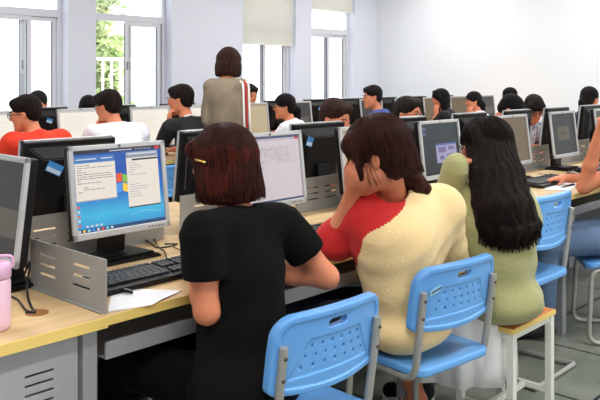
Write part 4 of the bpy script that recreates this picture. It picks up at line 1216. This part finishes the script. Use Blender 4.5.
head_strands(p2, 380, -.075, (.088, .108, .094), mat('strand_brown', (46, 18, 12), .55, spec=.16), s=1, face=1.0, ear=1.85, fringe=.004, seed=5)
# 3 long-haired girl in olive sweatshirt
xy, z = top3(485, 117, 3.07)
def long_extra(F, hp, HR, s):
    rd = random.Random(4); n = 17
    for i in range(n):
        u = i / (n - 1); e = abs(2 * u - 1) ** 2
        zz = .05 * e
        F.chain([at(473 + 31 * u, 142, 3.02 + zz), at(475 + 42 * u, 172, 2.93 + zz), at(477 + 51 * u, 203, 2.86 + zz), at(481 + 56 * u, 230 - 6 * e, 2.84 + zz), at(481 + 58 * u + rd.gauss(0, 1.2), 244 - 9 * e + rd.random() * 6, 2.84 + zz)], [.030, .026, .022, .017, .005], .016)
lab3 = 'girl with very long black hair in olive sweatshirt and white skirt, sitting on the stool'
HAIR_EXTRA[lab3] = long_extra
p3 = person(lab3, z, xy, .55, hyaw=.78, hpitch=.16, vox=.0065, hair='long', hairc=(20, 15, 14), hair2=(40, 28, 24), top=OLIVE, sleeve=1.95,
            arm_pts=((at(444, 216, 3.10), at(457, 163, 2.98)), ((2.93, 1.78, .79), (2.75, 1.95, .79))), arms=('chin', 'desk'), pelvis=(2.735, 1.50), loose=.034, hem=True, drape=.12, shoulders=(at(484, 208, 3.00), (2.87, 1.62, .96)), glasses=(70, 50, 50), skirt=True, topname='sweatshirt', shoes=False, foot_back=.10, foot_shift=(.11, .03))
b = Vector(p3['base'])
head_strands(p3, 300, -.06, (.090, .108, .093), mat('strand_black', (20, 14, 12), .55, spec=.12), s=1, face=1.15, ear=1.5, seed=8)
bm = NB(); rd = random.Random(12)
for i in range(420):
    u = rd.random(); e = abs(2 * u - 1) ** 2; zz = .05 * e; j = rd.gauss(0, 1.0); o_ = rd.uniform(-.004, .002)
    pts = [at(474 + 30 * u, 138, 2.99 + zz + o_), at(474 + 44 * u, 172, 2.906 + zz + o_), at(476 + 53 * u + j * .5, 203, 2.84 + zz + o_), at(479 + 59 * u + j, 230 - 6 * e, 2.823 + zz + o_), at(480 + 60 * u + j * 1.6, 246 - 9 * e + rd.random() * 8, 2.834 + zz)]
    tube(bm, [q_ - b for q_ in curve_pts(pts, 4)], .0022, 4, r2=.0008)
o = obj('hair_strands', bm, MATS['strand_black'], p3['root'], True); o['kind'] = 'stuff'
bm = NB(); ruf = lambda a, z: (.07 * math.sin(a * 9) + .04 * math.sin(a * 17 + 1)) * (1 - (z - .25) / .33)
c = Vector((2.70, 1.64, 0)) - b
prof = [(.21, .22), (.21, .30), (.21, .36), (.205, .44), (.19, .52), (.12, .57)]
lathe(bm, prof, 96, c, 0, ruf)
obj('skirt', bm, mat('white_gauze', (232, 230, 230), .9, bump=(60, .3)), p3['root'], True)
CANV = mat('canvas_black', (28, 28, 32), .8); RUB = mat('rubber_white', (232, 230, 222), .6)
def sneaker(parent, x, y, rz):
    F = Field(); F.rc((0, -.07, .05), (0, .08, .042), .038, .034, .02); F.cc((0, -.065, .05), (0, -.065, .10), .04, .038, .01)
    me = F.mesh('shoe', .006); M = Matrix.Translation(Vector((x, y, 0)) - b) @ Matrix.Rotation(rz, 4, 'Z'); me.transform(M); o = link('shoe', me, CANV, parent)
    o['label'] = 'black canvas shoe with white rubber sole'
    bm = NB(); prism(bm, [(.040 * math.cos(a), (.0 + .112 * math.sin(a) + .005)) for a in [2 * PI * i / 24 for i in range(24)]], 0, .028, 'z'); bmesh.ops.transform(bm, matrix=M, verts=bm.verts); obj('sole', bm, RUB, o)
    bm = NB()
    for i in range(5): tube(bm, [(-.016, .075 - i * .02, .083 + i * .004), (0, .079 - i * .02, .088 + i * .004), (.016, .071 - i * .02, .083 + i * .004)], .003, 6)
    bmesh.ops.transform(bm, matrix=M, verts=bm.verts); obj('laces', bm, RUB, o, True)
for q in (-1, 1):
    an_ = p3['Lg'][q][2] + p3['f'] * .05; sneaker(p3['root'], an_[0], an_[1], .55)
# 4 student at the right edge in jeans
p4 = person('student at the right edge in blue jeans, bare elbow on the desk', 1.25, (4.36, 1.60), .70, hyaw=.7, hpitch=.2, vox=.009, hair='short', fem=False, top=NAVY, sleeve=.5,
            arm_pts=((at(584, 187, 4.18), at(603, 122, 4.05)), ((4.55, 1.78, .79), (4.4, 1.95, .79))), arms=('chin', 'desk'), pelvis=(4.24, 1.56), bottom=(92, 112, 140))

# students facing the camera at the near desks
def headpos(px, topy, y):
    d = (px - 300) / FOC; Z = y / (SU - CU * d); p = at(px, topy, Z); return (p.x, p.y), p.z
def seat(px, topy, y, lab, yaw, top, group, **k):
    xy, z = headpos(px, topy, y); return person(lab, z, xy, yaw, top=top, group=group, vox=.0105, **k)
G1, G2, G3 = 'students facing the near row', 'students along the window row', 'students against the windows'
q1 = seat(336, 99, 2.98, 'dark-haired man hiding his face behind a monitor, left of the raglan-shirt girl', PI, PAT, G1, fem=False, hpitch=.25, hairc=(40, 24, 20), arms=('chin', 'desk'), bottom=(40, 44, 60))
q2 = seat(409, 96, 3.02, 'man with glasses looking down behind a monitor', PI, NAVY, G1, fem=False, hpitch=.05, glasses=(200, 200, 205), hairc=(26, 20, 18), hyaw=PI - .05)
q3 = seat(511, 98, 2.92, 'black-haired student bent low behind the brown screen', PI, BLK, G1, fem=True, hpitch=.75, hair='bangs', hairc=(16, 13, 14), hyaw=PI + .35)
q4 = seat(534, 96, 2.98, 'girl with glasses and patterned white shirt between two monitors', PI, PAT, G1, fem=True, hpitch=.5, hyaw=PI - .75, hair='bangs', hairc=(24, 17, 16), glasses=(110, 60, 56))
q5 = seat(590, 86, 3.05, 'woman with dark ponytail at the right edge looking right', PI, NAVY, G1, fem=True, hpitch=.1, hyaw=PI + 1.35, hair='pony', hairc=(18, 14, 15), tail=([(0, -.09, .0), (0, -.13, -.05), (0, -.12, -.14), (0, -.09, -.22)], [.03, .032, .028, .012]))
# window row
s1 = seat(25, 95, 4.80, 'student in bright red shirt with glasses at the left edge', .15, ORED, G2, fem=False, hpitch=.2, hyaw=.85, sleeve=1.9, glasses=(90, 90, 96), loose=.02)
s2 = seat(108, 90, 4.82, 'boy in white t-shirt resting his cheek on his hand', -.05, WHITE, G2, fem=False, hpitch=.25, hyaw=.35, arms=('chin', 'desk'), loose=.02)
s3 = seat(180, 84, 4.78, 'boy in black t-shirt with hand at his mouth', .05, BLK, G2, fem=False, hpitch=.1, hyaw=.62, arms=('chin', 'desk'), collar=mat('collar_white', (220, 220, 220), .8))
s5 = seat(284, 93, 4.86, 'girl in white shirt with glasses and short ponytail, in profile', .35, WHITE, G2, fem=True, hpitch=.1, hyaw=.95, hair='pony', hairc=(18, 14, 14), glasses=(110, 50, 50), tail=([(0, -.09, -.01), (.01, -.125, -.05), (.01, -.12, -.11), (.01, -.11, -.15)], [.028, .033, .030, .014]))
s6 = seat(372, 85, 4.90, 'young man in blue shirt turned to the left', .35, BLU, G2, fem=False, hpitch=.1, hyaw=1.0, hairc=(20, 16, 16))
def long_far(F, hp, HR, s):
    for i in range(7):
        u = -1 + i / 3
        a = hp(u * .075, -.06 + .03 * u * u, -.03); F.chain([a, a - np.array((0, 0, .16)) , a - np.array((0, 0, .30))], [.035, .03, .018], .01)
HAIR_EXTRA['girl in black with long black hair, hand at her cheek, at the far desks'] = long_far
s7 = seat(440, 88, 4.80, 'girl in black with long black hair, hand at her cheek, at the far desks', .3, BLK, G2, fem=True, hpitch=.15, hyaw=.9, hair='long', hairc=(15, 12, 13), arms=('chin', 'desk'))
s8 = seat(473, 91, 4.80, 'student in white with ponytail and raised hand at the far desks', .3, WHITE, G2, fem=True, hpitch=.1, hyaw=.95, hair='pony', hairc=(18, 14, 14), arms=('chin', 'desk'), tail=([(0, -.09, .0), (.0, -.125, -.06), (.0, -.12, -.16), (0, -.11, -.24)], [.03, .033, .030, .014]))
s9 = seat(509, 87, 4.80, 'black head of hair farthest away at the end wall', .1, BLK, G2, fem=True, hpitch=.1, hyaw=.1, hair='pony', hairc=(16, 13, 14))
w1 = seat(38, 90, 6.20, 'student facing us by the left window, eyes above a monitor', PI, NAVY, G3, fem=True, hpitch=.1, hair='pony', hairc=(24, 20, 18), hyaw=PI - .5)
w2 = seat(89, 97, 6.20, 'student whose black hair just shows above the monitors', PI, NAVY, G3, fem=False, hpitch=.45, hairc=(16, 14, 16))
w3 = seat(250, 84, 6.25, 'boy facing us right of the standing woman', PI, NAVY, G3, fem=False, hpitch=.25, hairc=(20, 16, 16), hyaw=PI - .2)
# standing woman
xy, z = headpos(229, 46, 4.56)
s4 = person('woman standing in a khaki jacket with a striped sleeve, seen from behind', z, xy, -1.15, hyaw=-.95, hpitch=.12, vox=.009, hair='bob', hairc=(34, 20, 18), hair2=(66, 38, 30), top=KHAKI, sleeve=1.95, stand=True, arms=('hang', 'hang'), lean=.02, loose=.008, hs=1.06, swid=.125, bottom=(30, 32, 40), group=None, topname='jacket')
bb = Vector(s4['base']); s0, E, W, D, _ = s4['A'][1]
out = s4['r'] * .65 - s4['f'] * .75; out = out / np.linalg.norm(out)
for off, m_, nm in ((-.010, mat('stripe_white', (236, 230, 226), .8), 'sleeve_stripe'), (.012, mat('stripe_red', (176, 48, 48), .8), 'sleeve_stripe'), (.034, MATS['stripe_white'], 'sleeve_stripe')):
    bm = NB(); side = s4['r'] * .75 + s4['f'] * .65
    pts = [s4['N'] - np.array((0, 0, .01)) + s4['r'] * .09 - s4['f'] * .035 + side * off, s0 + out * .060 + side * off + np.array((0, 0, .028)), lerp(s0, E, .4) + out * .078 + side * off, E + out * .072 + side * off, lerp(E, W, .9) + out * .055 + side * off]
    tube(bm, curve_pts([Vector(p) - bb for p in pts], 6), .0085, 8); obj(nm, bm, m_, s4['root'], True)

# ================================================================== light
w = bpy.data.worlds.new('world'); SC.world = w; w.use_nodes = True; nt = w.node_tree
bg = nt.nodes['Background']; bg.inputs[0].default_value = (.97, .985, 1.0, 1); bg.inputs[1].default_value = 2.4
def area(x, y, z, sx, sy, e, rot=(0, 0, 0), col=(1, .985, .97)):  # unseen fill lights added under the ceiling, no fixtures modelled
    l = bpy.data.lights.new('ceiling_fill', 'AREA'); l.shape = 'RECTANGLE'; l.size = sx; l.size_y = sy; l.energy = e; l.color = col
    o = bpy.data.objects.new('ceiling_fill', l); COL.objects.link(o); o.location = (x, y, z); o.rotation_euler = rot; return o
for x in (.2, 3.4, 6.8, 9.2):
    for y, e in ((.2, 62 if x < 9 else 12), (3.6, 50 if x < 9 else 34), (6.2, 22 if x < 9 else 30)): area(x, y, 3.2, 1.2, .3, e)  # last column added to brighten the end wall

l = bpy.data.lights.new('sun', 'SUN'); l.energy = 22; l.angle = .01; o = bpy.data.objects.new('sun', l); COL.objects.link(o); o.rotation_euler = Vector((-1, .4, -.9)).to_track_quat('-Z', 'Y').to_euler()
# ================================================================== camera
cam = bpy.data.cameras.new('camera'); co = bpy.data.objects.new('camera', cam); COL.objects.link(co)
co.location = (0, 0, CAMZ); co.rotation_euler = (PI / 2, 0, -math.atan2(CU, SU))
cam.sensor_width = 36; cam.lens = FOC / 600 * 36; cam.shift_y = -(200 - HOR) / 600; cam.clip_start = .05; cam.clip_end = 200
SC.camera = co
vs = SC.view_settings; SC.display_settings.display_device = 'sRGB'
vs.view_transform = 'Standard'; vs.look = 'None'; vs.exposure = 0.0; vs.gamma = 1.0; vs.use_curve_mapping = False
SC.cycles.use_denoising = True; SC.cycles.max_bounces = 6; SC.cycles.diffuse_bounces = 4
